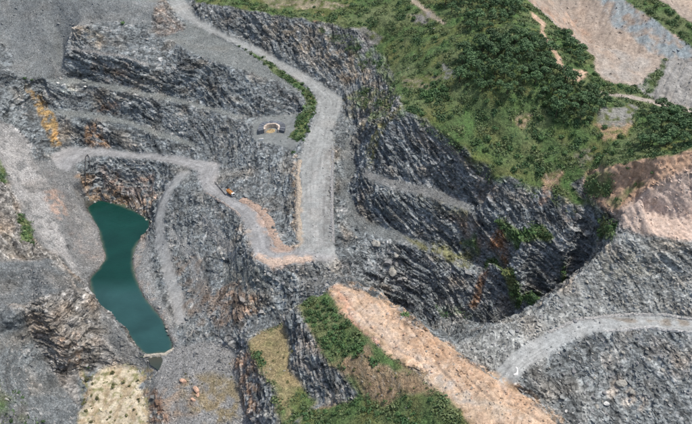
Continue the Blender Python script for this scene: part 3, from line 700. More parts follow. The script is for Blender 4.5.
def bed(x, y, z):
    """folded beds: gently dipping in the west, steeper towards the east"""
    t = np.clip((x + 60) / 45.0, -30, 30)
    f = .20 * x + .36 * 45.0 * np.log1p(np.exp(t))
    return (x * .94 - z * .34, y * .97 + z * .1, z * .93 - y * .20 + f)


A_, B_, U_ = bed(VX, VY, VZ)
warp = noise3(A_ / 40, B_ / 40, U_ / 30, 21) * 4.5 + noise3(A_ / 11, B_ / 11, U_ / 8, 22) * .6
U2 = U_ + warp


def saw(u):
    f = u - np.floor(u)
    return np.where(f < .8, f / .8, (1 - f) / .2) - .5


def blocks(a, b, u, seed):
    """bricks of rock along the bedding: per block a random offset, a random tilt and a random shade"""
    iu = np.floor(u)
    sh = (_hash(iu.astype(np.int32), iu.astype(np.int32) * 0, iu.astype(np.int32) * 0, seed) & np.uint32(1023)) / 1023.0
    a = a + sh * 5; b = b + sh * 3
    ia, ib = np.floor(a), np.floor(b)
    h = _hash(ia.astype(np.int32), ib.astype(np.int32), iu.astype(np.int32), seed + 1)
    r0 = (h & np.uint32(255)) / 255.0 - .5
    r1 = ((h >> np.uint32(8)) & np.uint32(255)) / 255.0 - .5
    r2 = ((h >> np.uint32(16)) & np.uint32(255)) / 255.0 - .5
    r3 = ((h >> np.uint32(24)) & np.uint32(255)) / 255.0
    return (r0 + r1 * (a - ia - .5) * 1.3 + r2 * (u - iu - .5) * 1.3).astype(np.float32), r3.astype(np.float32)


wa = noise3(VX / 14, VY / 14, VZ / 14, 30) * 2.5 + noise3(VX / 4, VY / 4, VZ / 4, 31) * .5
b1, s1 = blocks((A_ + wa) / 13.0, (B_ + wa) / 9.0, U2 / 4.0, 101)
b2, s2 = blocks((A_ + wa) / 7.0, (B_ - wa) / 4.5, U2 / 1.8, 102)
b3, s3 = blocks((A_ - wa) / 3.6, (B_ + wa) / 2.6, U2 / .9, 103)
mod = np.clip(.75 + .6 * noise3(VX / 26, VY / 26, VZ / 26, 41), .2, 1.4)
n_slab = saw(U2 / 9.0 + .3) * 2.0 * mod + saw(U2 / 3.7) * .7 * mod
n_big = fbm(VX / 24, VY / 24, VZ / 18, 2, 27) * 2.0
n_fine = noise3(A_ / 1.7, B_ / 1.7, U2 / .8, 28) * .25
jt = np.abs(noise3(A_ / 7.0, B_ / 22, U_ / 22, 29))
jt2 = np.abs(noise3(A_ / 16 + 3.3, B_ / 5.0, U_ / 18, 32))
n_joint = -np.clip(.08 - jt, 0, 1) * 12.0 - np.clip(.07 - jt2, 0, 1) * 12.0
cliff = rough * (.40 + .60 * steep)
disp = cliff * (n_slab + b1 * 2.5 * mod + b2 * 1.7 + b3 * .6 + n_big + n_fine + n_joint)
lumps = fbm(VX / 5, VY / 5, VZ / 5, 3, 33)
vg = np.clip(sample(VEG, LX, LY) + noise3(VX / 7, VY / 7, VZ / 7, 35) * .30 * (sample(VEG, LX, LY) > .02), 0, 1)
disp = disp + (1 - rough) * lumps * np.where(KND[zi] == ROADK, .06, np.where(KND[zi] == GRAVEL, .32, .38)) + vg * noise3(VX / 3, VY / 3, VZ / 3, 36) * .5
rdg = np.isin(zi, [i for i, z in enumerate(ZONES) if z[0] in ('ridge', 'earth_cut', 'terrace')])
disp = np.where(rdg, disp + fbm(VX / 14, VY / 14, VZ / 14, 4, 44, .55) * np.where(KND[zi] == SOIL, np.where(np.array([z[0] == 'ridge' for z in ZONES])[zi], .9, .45), 0) - np.clip(.25 - np.abs(noise3((VX + VY * .5) / 8, (VY - VX * .5) / 24, VZ / 30, 45)), 0, 1) * 3.2, disp)
gul = np.isin(zi, [i for i, z in enumerate(ZONES) if z[0] in ('eroded_slope', 'grey_slope')])
gl = np.abs(noise3((VX * .86 - VY * .5) / 6, (VX * .5 + VY * .86) / 34, VZ / 50, 38)) * .7 + np.abs(noise3(VX / 5, VY / 5, VZ / 9, 42)) * .4
disp = np.where(gul, disp - np.clip(.34 - gl, 0, 1) * 5.0 + fbm(VX / 4, VY / 4, VZ / 4, 2, 43) * .7, disp)
strp = np.isin(zi, [i for i, z in enumerate(ZONES) if z[0] == 'tailings'])
disp = np.where(strp, disp + (np.abs(noise3((VX * .9 - VY * .43) / 9, (VX * .43 + VY * .9) / 70, VZ * 0, 39)) - .2) * 2.2, disp)
disp = np.where(zi == BED, 0, disp)
hz = np.clip(steep * 1.1, 0, 1) * .85
VX2 = VX + disp * nx_ * hz
VY2 = VY + disp * ny_ * hz
VZ2 = VZ + disp * (nz_ * hz + (1 - hz))
print('ground verts', time.time() - T0)

# colours
alb = np.stack([sample(ALB[..., c], LX, LY) for c in range(3)], -1)
rk = np.clip(cliff * 1.2 + .15, 0, 1)
tone = fbm(A_ / 24, B_ / 24, U2 / 5, 3, 50) * 1.2 + noise3(A_ / 40, B_ / 40, U2 / 1.9, 51) * .6
blk = (s1 - .5) * .35 + (s2 - .5) * .5 + (s3 - .5) * .55
pale = np.clip(noise3(A_ / 3.0, B_ / 3.0, U2 / .8, 54) - .36, 0, 1) * 2.2 + np.clip(s3 - .90, 0, 1) * 6 + np.clip(s2 - .94, 0, 1) * 8
pale = pale * np.clip(noise3(VX / 25, VY / 25, VZ / 25, 55) * 1.3 + .55, 0, 1)
var = 1 + rk * (.36 * tone + blk) + (1 - rk) * .16 * fbm(VX / 9, VY / 9, VZ / 9, 3, 56)
alb = alb * np.clip(var, .4, 2.0)[..., None]
alb = alb + (np.array([.40, .395, .38]) - alb) * (np.clip(pale * rk, 0, .75))[..., None]
warm = np.clip(noise3(VX / 19, VY / 19, VZ / 11, 57) - .12, 0, 1) * rk * .9
alb = alb * (1 + warm[..., None] * np.array([.55, .22, -.05]))
grass = np.stack([.074 + .05 * np.clip(noise3(VX / 16, VY / 16, VZ / 16, 58) + .2, 0, 1), .128 + .02 * noise3(VX / 8, VY / 8, VZ / 8, 59), .045 + 0 * VX], -1)
gt = np.clip(noise3(VX / 28, VY / 28, VZ / 28, 60) * 1.4 + .1, 0, 1)[..., None]
grass = grass * (1 - gt) + np.array([.120, .150, .070]) * gt
alb = alb + (grass - alb) * np.clip((vg - .3) * 2.2, 0, .95)[..., None]
alb = np.clip(alb, .015, .9)
# wheel-worn streaks along the roads
rdm = np.isin(zi, [i for i, z in enumerate(ZONES) if z[0] == 'haul_road'])
ri = np.nonzero(rdm)
qx, qy = VX[ri], VY[ri]


def dist_to(line):
    p = np.array([at(*q) for q in line])
    best = np.full(qx.shape, 1e9); al_ = np.zeros(qx.shape); run = 0.0
    for (ax_, ay_), (bx_, by_) in zip(p[:-1], p[1:]):
        L = math.hypot(bx_ - ax_, by_ - ay_) + 1e-9
        t = np.clip(((qx - ax_) * (bx_ - ax_) + (qy - ay_) * (by_ - ay_)) / L ** 2, 0, 1)
        d = np.hypot(qx - ax_ - t * (bx_ - ax_), qy - ay_ - t * (by_ - ay_))
        al_ = np.where(d < best, run + t * L, al_); best = np.minimum(best, d); run += L
    return best, al_


bw = np.full(qx.shape, 1e9); bu = np.zeros(qx.shape); bs = np.zeros(qx.shape)
for ll, rr in ((ROAD_L, ROAD_R), (RR_B, RR_F), (BR_L, BR_R), (BENCH1_F, BENCH1_B)):
    d1, s1_ = dist_to(ll); d2, _ = dist_to(rr)
    m_ = d1 + d2 < bw
    bu = np.where(m_, d1 / (d1 + d2 + .01), bu); bs = np.where(m_, s1_, bs); bw = np.where(m_, d1 + d2, bw)
trk = np.exp(-((np.abs(np.abs(bu + .05 * noise3(bs / 30, bs * 0, bs * 0 + .3, 87) - .5) - .2) - .07) / .035) ** 2)
stk = noise3(bu * 16, bs / 26, bu * 0 + .5, 85) * .13 + noise3(bu * 40, bs / 14, bu * 0 + .5, 86) * .08 - .19 * trk * (.5 + noise3(bs / 18, bu * 3, bs * 0, 88)) + .07 * np.exp(-((bu - .5) / .12) ** 2) - .12 * np.clip(np.abs(bu - .5) - .36, 0, 1) * 5
alb[ri] *= np.clip(1 + stk, .55, 1.4)[..., None]
# tyre-worn strips along the roads, worn and dusty
print('ground colour', time.time() - T0)


# ------------------------------------------------------------------ materials
def new_mat(name):
    m = bpy.data.materials.new(name)
    m.use_nodes = True
    n = m.node_tree.nodes
    return m, n, m.node_tree.links, n['Principled BSDF']


def ground_mat(name, kind):
    m, n, l, b = new_mat(name)
    b.inputs['Roughness'].default_value = .92
    b.inputs['Specular IOR Level'].default_value = .25
    att = n.new('ShaderNodeAttribute'); att.attribute_name = 'albedo'
    geo = n.new('ShaderNodeNewGeometry')
    mp = n.new('ShaderNodeMapping')
    l.new(geo.outputs['Position'], mp.inputs['Vector'])
    if kind == ROCK:
        mp.inputs['Rotation'].default_value = (0.2, DIP, 0)
        mp.inputs['Scale'].default_value = (.32, .32, 1.0)
    sc1, sc2 = {ROCK: (.55, 1.7), GRAVEL: (.9, 2.4), ROADK: (.35, 1.8), SOIL: (.35, 1.5), GRASS: (.6, 1.7)}[kind]
    amt = {ROCK: .75, GRAVEL: .65, ROADK: .28, SOIL: .34, GRASS: .55}[kind]
    n1 = n.new('ShaderNodeTexNoise'); n1.inputs['Scale'].default_value = sc1; n1.inputs['Detail'].default_value = 5; n1.inputs['Roughness'].default_value = .7
    n2 = n.new('ShaderNodeTexVoronoi'); n2.inputs['Scale'].default_value = sc2
    l.new(mp.outputs[0], n1.inputs['Vector']); l.new(mp.outputs[0], n2.inputs['Vector'])
    mr = n.new('ShaderNodeMapRange')
    mr.inputs['From Min'].default_value = .3; mr.inputs['From Max'].default_value = .72
    mr.inputs['To Min'].default_value = 1 - amt * .8; mr.inputs['To Max'].default_value = 1 + amt
    l.new(n1.outputs[0], mr.inputs['Value'])
    hs = n.new('ShaderNodeMapRange')
    hs.inputs['To Min'].default_value = 1 - amt * .6; hs.inputs['To Max'].default_value = 1 + amt * .6
    sep = n.new('ShaderNodeSeparateColor'); l.new(n2.outputs['Color'], sep.inputs[0]); l.new(sep.outputs[0], hs.inputs['Value'])
    mm = n.new('ShaderNodeMath'); mm.operation = 'MULTIPLY'; l.new(mr.outputs[0], mm.inputs[0]); l.new(hs.outputs[0], mm.inputs[1])
    vm = n.new('ShaderNodeVectorMath'); vm.operation = 'SCALE'
    l.new(att.outputs['Color'], vm.inputs[0]); l.new(mm.outputs[0], vm.inputs['Scale'])
    l.new(vm.outputs[0], b.inputs['Base Color'])
    bp = n.new('ShaderNodeBump'); bp.inputs['Strength'].default_value = {ROCK: 1.0, GRAVEL: .9, ROADK: .3, SOIL: .5, GRASS: .8}[kind]
    bp.inputs['Distance'].default_value = {ROCK: .45, GRAVEL: .5, ROADK: .15, SOIL: .3, GRASS: .6}[kind]
    ad = n.new('ShaderNodeMath'); ad.operation = 'ADD'; l.new(n1.outputs[0], ad.inputs[0])
    mu = n.new('ShaderNodeMath'); mu.operation = 'MULTIPLY'; mu.inputs[1].default_value = .5; l.new(n2.outputs['Distance'], mu.inputs[0]); l.new(mu.outputs[0], ad.inputs[1])
    l.new(ad.outputs[0], bp.inputs['Height']); l.new(bp.outputs[0], b.inputs['Normal'])
    return m


GM = {ROCK: ground_mat('fractured_rock', ROCK), GRAVEL: ground_mat('gravel', GRAVEL), ROADK: ground_mat('road_gravel', ROADK),
      SOIL: ground_mat('bare_earth', SOIL), GRASS: ground_mat('grass_ground', GRASS)}


def np_mesh(name, verts, quads, mat, smooth=True, alb_=None):
    me = bpy.data.meshes.new(name)
    k = quads.shape[1]
    me.vertices.add(len(verts)); me.vertices.foreach_set('co', np.ascontiguousarray(verts, np.float32).ravel())
    me.loops.add(quads.size); me.loops.foreach_set('vertex_index', quads.astype(np.int32).ravel())
    me.polygons.add(len(quads))
    me.polygons.foreach_set('loop_start', np.arange(0, quads.size, k, dtype=np.int32))
    me.polygons.foreach_set('use_smooth', np.full(len(quads), smooth))
    me.update(calc_edges=True)
    me.materials.append(mat)
    if alb_ is not None:
        a = me.attributes.new('albedo', 'FLOAT_COLOR', 'POINT')
        a.data.foreach_set('color', np.concatenate([alb_, np.ones((len(alb_), 1))], 1).astype(np.float32).ravel())
    return me


def link(name, me, parent=None):
    o = bpy.data.objects.new(name, me)
    COL.objects.link(o)
    if parent:
        o.parent = parent
    return o


def tag(o, label=None, cat=None, group=None, kind=None):
    if label: o['label'] = label
    if cat: o['category'] = cat
    if group: o['group'] = group
    if kind: o['kind'] = kind
    return o


idx = np.arange(NC * NR).reshape(NC, NR)
quads = np.stack([idx[:-1, :-1], idx[1:, :-1], idx[1:, 1:], idx[:-1, 1:]], -1).reshape(-1, 4)
fz_id = zi[:-1, :-1].reshape(-1)
V = np.stack([VX2, VY2, VZ2], -1).reshape(-1, 3)
AL = alb.reshape(-1, 3)
for i, z in enumerate(ZONES):
    q = quads[fz_id == i]
    if not len(q):
        print('EMPTY ZONE', z[0]); continue
    u, inv = np.unique(q, return_inverse=True)
    me = np_mesh(z[0], V[u], inv.reshape(q.shape), GM[z[1]], z[1] != ROCK, AL[u])
    o = link(z[0], me)
    tag(o, z[3], {ROADK: 'road', GRASS: 'slope'}.get(z[1], 'ground'), None, 'structure')
# land beyond the surveyed ground, out to the horizon
gx = np.concatenate([np.linspace(-6000, -600, 28), np.linspace(-560, 560, 15), np.linspace(600, 6000, 28)])
gy = np.concatenate([np.linspace(-3000, 100, 24), np.linspace(170, 1040, 12), np.linspace(1120, 9000, 46)])
BX, BY = np.meshgrid(gx, gy, indexing='ij')
inn = (BY > 165) & (BY < 1050) & (np.abs(BX) < (BY - YR) * math.tan(math.radians(25.6)) + 30)
BZ = 60 + fbm(BX / 900, BY / 900, BX * 0, 3, 70) * 45 + np.clip((BY - 1200) / 8000, 0, 1) * 120
ed = sample(HB, np.clip(BX, X0, X1), np.clip(BY, Y0, Y1))
dd = np.maximum(np.maximum(np.abs(BX) - 560, BY - 1060), 150 - BY)
kk = np.clip(dd / 500, 0, 1)
BZ = ed * (1 - kk) + BZ * kk - 3
BZ = np.where(inn, -75, BZ)
bi = np.arange(BX.size).reshape(BX.shape)
bq = np.stack([bi[:-1, :-1], bi[1:, :-1], bi[1:, 1:], bi[:-1, 1:]], -1).reshape(-1, 4)
bcol = np.tile(np.array([.08, .10, .04]), (BX.size, 1)) * (1 + .3 * fbm(BX / 300, BY / 300, BX * 0, 3, 71).reshape(-1, 1))
o = link('ground', np_mesh('ground', np.stack([BX, BY, BZ], -1).reshape(-1, 3), bq, GM[GRASS], True, bcol))
tag(o, 'green rolling land around the quarry', 'ground', None, 'structure')
print('ground mesh', time.time() - T0)

# ------------------------------------------------------------------ water
def water_mat(name, farther, nearer, line, shore=False):
    m, n, l, b = new_mat(name)
    geo = n.new('ShaderNodeNewGeometry')
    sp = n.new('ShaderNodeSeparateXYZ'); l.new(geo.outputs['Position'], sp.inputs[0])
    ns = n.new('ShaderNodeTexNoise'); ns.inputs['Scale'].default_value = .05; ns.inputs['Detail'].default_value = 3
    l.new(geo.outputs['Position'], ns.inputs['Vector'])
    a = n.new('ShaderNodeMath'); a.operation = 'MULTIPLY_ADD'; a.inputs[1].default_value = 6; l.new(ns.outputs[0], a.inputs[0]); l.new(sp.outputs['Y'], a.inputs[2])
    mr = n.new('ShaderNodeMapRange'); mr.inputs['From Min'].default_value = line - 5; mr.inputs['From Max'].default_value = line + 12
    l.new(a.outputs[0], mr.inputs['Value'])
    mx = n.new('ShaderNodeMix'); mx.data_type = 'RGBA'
    l.new(mr.outputs[0], mx.inputs[0]); mx.inputs[6].default_value = (*nearer, 1); mx.inputs[7].default_value = (*farther, 1)  # body colour blends from one tone near the camera to another beyond the line
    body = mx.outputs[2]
    if shore:
        # silt carried in slow swirls, and the pale bed showing through in the shallows
        n3 = n.new('ShaderNodeTexNoise'); n3.inputs['Scale'].default_value = .05; n3.inputs['Detail'].default_value = 5; n3.inputs['Distortion'].default_value = .3
        l.new(geo.outputs['Position'], n3.inputs['Vector'])
        r3 = n.new('ShaderNodeMapRange'); r3.inputs['From Min'].default_value = .3; r3.inputs['From Max'].default_value = .7; r3.inputs['To Min'].default_value = .8; r3.inputs['To Max'].default_value = 1.22
        l.new(n3.outputs[0], r3.inputs['Value'])
        v3 = n.new('ShaderNodeVectorMath'); v3.operation = 'SCALE'; l.new(body, v3.inputs[0]); l.new(r3.outputs[0], v3.inputs['Scale'])
        at_ = n.new('ShaderNodeAttribute'); at_.attribute_name = 'albedo'
        m3 = n.new('ShaderNodeMix'); m3.data_type = 'RGBA'; m3.inputs[6].default_value = (.085, .105, .075, 1)
        p3 = n.new('ShaderNodeMath'); p3.operation = 'POWER'; p3.inputs[1].default_value = .55; l.new(at_.outputs['Fac'], p3.inputs[0])
        l.new(p3.outputs[0], m3.inputs[0]); l.new(v3.outputs[0], m3.inputs[7])
        body = m3.outputs[2]
    l.new(body, b.inputs['Base Color'])
    b.inputs['Roughness'].default_value = .05
    b.inputs['IOR'].default_value = 1.33
    w1 = n.new('ShaderNodeTexNoise'); w1.inputs['Scale'].default_value = .9; w1.inputs['Detail'].default_value = 3
    mp = n.new('ShaderNodeMapping'); mp.inputs['Scale'].default_value = (.35, 1, 1); mp.inputs['Rotation'].default_value = (0, 0, .35)
    l.new(geo.outputs['Position'], mp.inputs['Vector']); l.new(mp.outputs[0], w1.inputs['Vector'])
    bp = n.new('ShaderNodeBump'); bp.inputs['Strength'].default_value = .8; bp.inputs['Distance'].default_value = .16
    l.new(w1.outputs[0], bp.inputs['Height']); l.new(bp.outputs[0], b.inputs['Normal'])
    return m


def water(name, poly, z, mat, grow_, label):
    c = np.array([at(px, py, z) for px, py in poly])
    mid = c.mean(0)
    vs = []
    for p in c:
        d = p - mid
        L = np.linalg.norm(d)
        vs.append((*(mid + d * (1 + grow_ / L)), z))
    me = bpy.data.meshes.new(name)
    me.from_pydata(vs, [], [list(range(len(vs)))])
    me.materials.append(mat)
    tag(link(name, me), label, 'water', None, 'structure')


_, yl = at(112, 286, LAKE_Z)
WM = blur(LAKEM, 1, 1) > .02
WM = blur(WM, 2, 1) > .02
SHO = blur(LAKEM, 2, 1)
wy0, wx0 = np.nonzero(WM)
wid = -np.ones((NY, NX), int)
for dy, dx in ((0, 0), (0, 1), (1, 0), (1, 1)):
    wid[wy0 + dy, wx0 + dx] = 0
wv = np.nonzero(wid == 0)
wid[wv] = np.arange(len(wv[0]))
wvs = np.stack([wv[1] + X0 + 0.0, wv[0] + Y0 + 0.0, np.full(len(wv[0]), LAKE_Z - .35)], -1)
wq = np.stack([wid[wy0, wx0], wid[wy0, wx0 + 1], wid[wy0 + 1, wx0 + 1], wid[wy0 + 1, wx0]], -1)
dep_ = np.clip((SHO[wv] - .42) * 2.3 + .25 * noise3(wvs[:, 0] / 4, wvs[:, 1] / 4, wvs[:, 0] * 0, 97), 0, 1)
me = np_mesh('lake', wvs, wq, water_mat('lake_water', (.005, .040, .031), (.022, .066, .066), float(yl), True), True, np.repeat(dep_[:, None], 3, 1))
tag(link('lake', me), 'long teal lake at the bottom of the quarry', 'water', None, 'structure')
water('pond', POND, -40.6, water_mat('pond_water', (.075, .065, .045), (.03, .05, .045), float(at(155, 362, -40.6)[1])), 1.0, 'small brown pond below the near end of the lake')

# ------------------------------------------------------------------ small-mesh builder
class MB:
    def __init__(self):
        self.v, self.f, self.c = [], [], []

    def add(self, verts, faces, col=None):
        b = len(self.v)
        self.v += [tuple(p) for p in verts]
        self.f += [tuple(b + i for i in f) for f in faces]
        self.c += [col or (.5, .5, .5)] * len(verts)

    def box(self, x0, x1, y0, y1, z0, z1, col=None, taper=0.0):
        t = taper
        self.add([(x0, y0, z0), (x1, y0, z0), (x1, y1, z0), (x0, y1, z0), (x0 + t, y0 + t, z1), (x1 - t, y0 + t, z1), (x1 - t, y1 - t, z1), (x0 + t, y1 - t, z1)],
                 [(0, 3, 2, 1), (4, 5, 6, 7), (0, 1, 5, 4), (1, 2, 6, 5), (2, 3, 7, 6), (3, 0, 4, 7)], col)

    def tube(self, path, r, n=6, col=None, r2=None):
        ring = []
        m = len(path)
        for i, p in enumerate(path):
            p = Vector(p)
            d = (Vector(path[min(i + 1, m - 1)]) - Vector(path[max(i - 1, 0)])).normalized()
            a = d.orthogonal().normalized(); b = d.cross(a)
            rr = r if r2 is None else r + (r2 - r) * i / (m - 1)
            ring += [tuple(p + (a * math.cos(k * 6.2832 / n) + b * math.sin(k * 6.2832 / n)) * rr) for k in range(n)]
        fs = [(i * n + k, i * n + (k + 1) % n, (i + 1) * n + (k + 1) % n, (i + 1) * n + k) for i in range(m - 1) for k in range(n)]
        fs += [tuple(range(n))[::-1], tuple(range((m - 1) * n, m * n))]
        self.add(ring, fs, col)

    def mesh(self, name, mat, smooth=False):
        me = bpy.data.meshes.new(name)
        me.from_pydata(self.v, [], self.f)
        me.materials.append(mat)
        a = me.attributes.new('albedo', 'FLOAT_COLOR', 'POINT')
        a.data.foreach_set('color', np.concatenate([np.array(self.c), np.ones((len(self.c), 1))], 1).astype(np.float32).ravel())
        if smooth:
            me.polygons.foreach_set('use_smooth', np.ones(len(me.polygons), bool))
        return me

    def build(self, name, mat, parent=None, smooth=False):
        return link(name, self.mesh(name, mat, smooth), parent)


def spot(px, py):
    x, y = hit(px, py)
    x, y = float(x[0]), float(y[0])
    return Vector((x, y, float(sample(HB, x, y))))


def gz(x, y):
    return float(sample(HB, x, y))


def paint_mat(name, col, rough=.5, metal=0.0, wear=.25):
    m, n, l, b = new_mat(name)
    b.inputs['Roughness'].default_value = rough
    b.inputs['Metallic'].default_value = metal
    ns = n.new('ShaderNodeTexNoise'); ns.inputs['Scale'].default_value = 1.6; ns.inputs['Detail'].default_value = 4
    ge = n.new('ShaderNodeNewGeometry'); l.new(ge.outputs['Position'], ns.inputs['Vector'])
    mx = n.new('ShaderNodeMix'); mx.data_type = 'RGBA'
    mr = n.new('ShaderNodeMapRange'); mr.inputs['From Min'].default_value = .45; mr.inputs['From Max'].default_value = .75; mr.inputs['To Max'].default_value = wear * 2
    l.new(ns.outputs[0], mr.inputs['Value']); l.new(mr.outputs[0], mx.inputs[0])
    mx.inputs[6].default_value = (*col, 1); mx.inputs[7].default_value = (.22, .19, .16, 1)
    l.new(mx.outputs[2], b.inputs['Base Color'])
    return m


def leaf_mat(name):
    m, n, l, b = new_mat(name)
    b.inputs['Roughness'].default_value = .65
    b.inputs['Specular IOR Level'].default_value = .3
    att = n.new('ShaderNodeAttribute'); att.attribute_name = 'albedo'
    oi = n.new('ShaderNodeObjectInfo')
    mr = n.new('ShaderNodeMapRange'); mr.inputs['To Min'].default_value = .65; mr.inputs['To Max'].default_value = 1.4
    l.new(oi.outputs['Random'], mr.inputs['Value'])
    vm = n.new('ShaderNodeVectorMath'); vm.operation = 'SCALE'
    l.new(att.outputs['Color'], vm.inputs[0]); l.new(mr.outputs[0], vm.inputs['Scale'])
    l.new(vm.outputs[0], b.inputs['Base Color'])
    return m


def att_mat(name, rough=.9, bump=.4):
    m, n, l, b = new_mat(name)
    b.inputs['Roughness'].default_value = rough
    b.inputs['Specular IOR Level'].default_value = .25
    att = n.new('ShaderNodeAttribute'); att.attribute_name = 'albedo'
    ge = n.new('ShaderNodeNewGeometry')
    ns = n.new('ShaderNodeTexNoise'); ns.inputs['Scale'].default_value = 1.1; ns.inputs['Detail'].default_value = 5
    l.new(ge.outputs['Position'], ns.inputs['Vector'])
    mr = n.new('ShaderNodeMapRange'); mr.inputs['From Min'].default_value = .3; mr.inputs['From Max'].default_value = .7; mr.inputs['To Min'].default_value = .65; mr.inputs['To Max'].default_value = 1.3
    l.new(ns.outputs[0], mr.inputs['Value'])
    vm = n.new('ShaderNodeVectorMath'); vm.operation = 'SCALE'
    l.new(att.outputs['Color'], vm.inputs[0]); l.new(mr.outputs[0], vm.inputs['Scale'])
    l.new(vm.outputs[0], b.inputs['Base Color'])
    bp = n.new('ShaderNodeBump'); bp.inputs['Strength'].default_value = bump; bp.inputs['Distance'].default_value = .3
    l.new(ns.outputs[0], bp.inputs['Height']); l.new(bp.outputs[0], b.inputs['Normal'])
    return m


LEAF = leaf_mat('leaves')
BARK = att_mat('bark')
STONE = att_mat('loose_stone')
EARTH = att_mat('loose_earth')


# ------------------------------------------------------------------ plants
def leaf_cloud(blobs, per, size, c0, c1, rng):
    """leaf faces through clustered blobs; every clump has a tone of its own"""
    V_, C_ = [], []
    for (cx, cy, cz, r) in blobs:
        n = max(6, int(per * r * r))
        d = rng.normal(size=(n, 3)); d /= np.linalg.norm(d, axis=1)[:, None]
        rad = r * rng.uniform(.55, 1.08, n)[:, None]
        p = np.array([cx, cy, cz]) + d * rad * np.array([1, 1, .82])
        nn = d + rng.normal(size=(n, 3)) * .55 + np.array([0, 0, .35])
        nn /= np.linalg.norm(nn, axis=1)[:, None]
        t = np.cross(nn, rng.normal(size=(n, 3))); t /= np.linalg.norm(t, axis=1)[:, None]
        b = np.cross(nn, t)
        s = size * rng.uniform(.6, 1.35, n)[:, None]
        q = np.stack([p - t * s, p - b * s * .55, p + t * s, p + b * s * .55], 1)
        V_.append(q.reshape(-1, 3))
        k = np.clip(rng.uniform(0, 1) * .6 + rng.uniform(0, .5, n), 0, 1)[:, None]
        col = np.array(c0) * (1 - k) + np.array(c1) * k
        C_.append(np.repeat(col, 4, 0))
    return np.concatenate(V_), np.concatenate(C_)


def leaf_mesh(name, blobs, per, size, c0, c1, seed):
    v, c = leaf_cloud(blobs, per, size, c0, c1, np.random.default_rng(seed))
    return np_mesh(name, v, np.arange(len(v)).reshape(-1, 4), LEAF, False, c)


def tree_protos():
    out = []
    for k in range(6):
        rng = np.random.default_rng(40 + k)
        h = rng.uniform(6.2, 8.5); R = rng.uniform(3.0, 4.3)
        mb = MB()
        brown = (.10, .075, .05)
        mb.tube([(0, 0, -1.2), (.1, 0, h * .25), (.05, .15, h * .55)], .30, 6, brown, .18)
        blobs = []
        nb = 11
        for i in range(nb):
            a = i * 2.4 + rng.uniform(-.4, .4)
            rr = R * math.sqrt((i + .3) / nb) * .78
            z = h * (.86 - .36 * (rr / R) ** 1.7) + rng.uniform(-.5, .5)
            c = (math.cos(a) * rr, math.sin(a) * rr, z)
            blobs.append((*c, rng.uniform(.95, 1.65)))
            if i % 3 == 1:
                mb.tube([(.08, .1, h * .45), (c[0] * .5, c[1] * .5, z * .75), c], .13, 5, brown, .05)
        cr = leaf_mesh('crown', blobs, 34, .42, (.040, .088, .040), (.115, .190, .082), 400 + k)
        out.append((cr, mb.mesh('trunk', BARK)))
    return out


def bush_protos(n, c0, c1, seed, squat=.7, size=.24, spread=1.0):
    out = []
    for k in range(n):
        rng = np.random.default_rng(seed + k)
        blobs = []
        for i in range(6):
            a = rng.uniform(0, 6.28); rr = spread * rng.uniform(0, .75)
            blobs.append((math.cos(a) * rr, math.sin(a) * rr, squat * rng.uniform(.35, 1.0), rng.uniform(.45, .75)))
        fo = leaf_mesh('foliage', blobs, 60, size, c0, c1, seed + 50 + k)
        mb = MB()
        for i in range(3):
            a = i * 2.1 + .3
            mb.tube([(0, 0, -.4), (math.cos(a) * .3, math.sin(a) * .3, squat * .7)], .05, 4, (.10, .08, .05), .03)
        out.append((fo, mb.mesh('stem', BARK)))
    return out


TREES = tree_protos()
BUSH = bush_protos(4, (.044, .098, .038), (.115, .200, .072), 900)
DRYBUSH = bush_protos(3, (.10, .105, .045), (.20, .20, .09), 950, .6)


def plant(name, protos, cname, sname, p, sc, label, cat, group, rng=random, sz=1.0):
    f, t = protos[rng.randrange(len(protos))]
    e = bpy.data.objects.new(name, None)
    e.location = p
    e.rotation_euler = (0, 0, rng.uniform(0, 6.28))
    e.scale = (sc * rng.uniform(.9, 1.12), sc * rng.uniform(.9, 1.12), sc * sz * rng.uniform(.85, 1.15))
    e.empty_display_size = .5
    COL.objects.link(e)
    tag(e, label, cat, group)
    a = link(cname, f, e)
    b = link(sname, t, e)
    return e


def scatter(poly, gap, limit, seed, wob=.5):
    """places at least gap apart inside an outline"""
    m = raster(poly, wob)
    ys, xs = np.nonzero(m)
    rng = np.random.default_rng(seed)
    o = rng.permutation(len(xs))[:6000]
    got = np.zeros((0, 2))
    for i in o:
        p = np.array([xs[i] + X0 + rng.uniform(-.5, .5), ys[i] + Y0 + rng.uniform(-.5, .5)])
        if len(got) == 0 or np.min(np.sum((got - p) ** 2, 1)) > gap * gap:
            got = np.vstack([got, p])
            if len(got) >= limit:
                break
    return got


WOODS = [
    ('broadleaf tree in the dense dark thicket crowning the green hill', 'trees of the thicket on the hill', 5.6, 175,
     [(457, 76), (466, 52), (486, 42), (530, 38), (556, 45), (562, 66), (572, 82), (600, 94), (604, 108), (588, 124), (560, 122), (540, 102), (500, 98), (470, 92), (456, 86)]),
    ('broadleaf tree in the dark clump near the top edge of the green hill', 'trees of the upper clump', 6.5, 55,
     [(440, -4), (500, -6), (522, 2), (520, 16), (500, 26), (475, 36), (455, 28), (446, 12)]),
    ('broadleaf tree in the dark thicket above the brown eroded slope', 'trees above the eroded slope', 5.6, 60,
     [(640, 114), (655, 109), (695, 114), (720, 118), (720, 130), (692, 146), (662, 150), (640, 147), (650, 132)]),
    ('broadleaf tree on the strip between the pale path and the tailings', 'trees beside the tailings', 6, 24,
     [(562, 34), (574, 42), (590, 55), (591, 67), (580, 67), (571, 55)]),
]
R_ = random.Random(11)
PATHS = blur(np.isin(ZID, [i for i, z in enumerate(ZONES) if z[0] == 'hill_path']), 3, 1) + blur(np.isin(ZID, [i for i, z in enumerate(ZONES) if z[0] == 'tailings']), 1, 1)
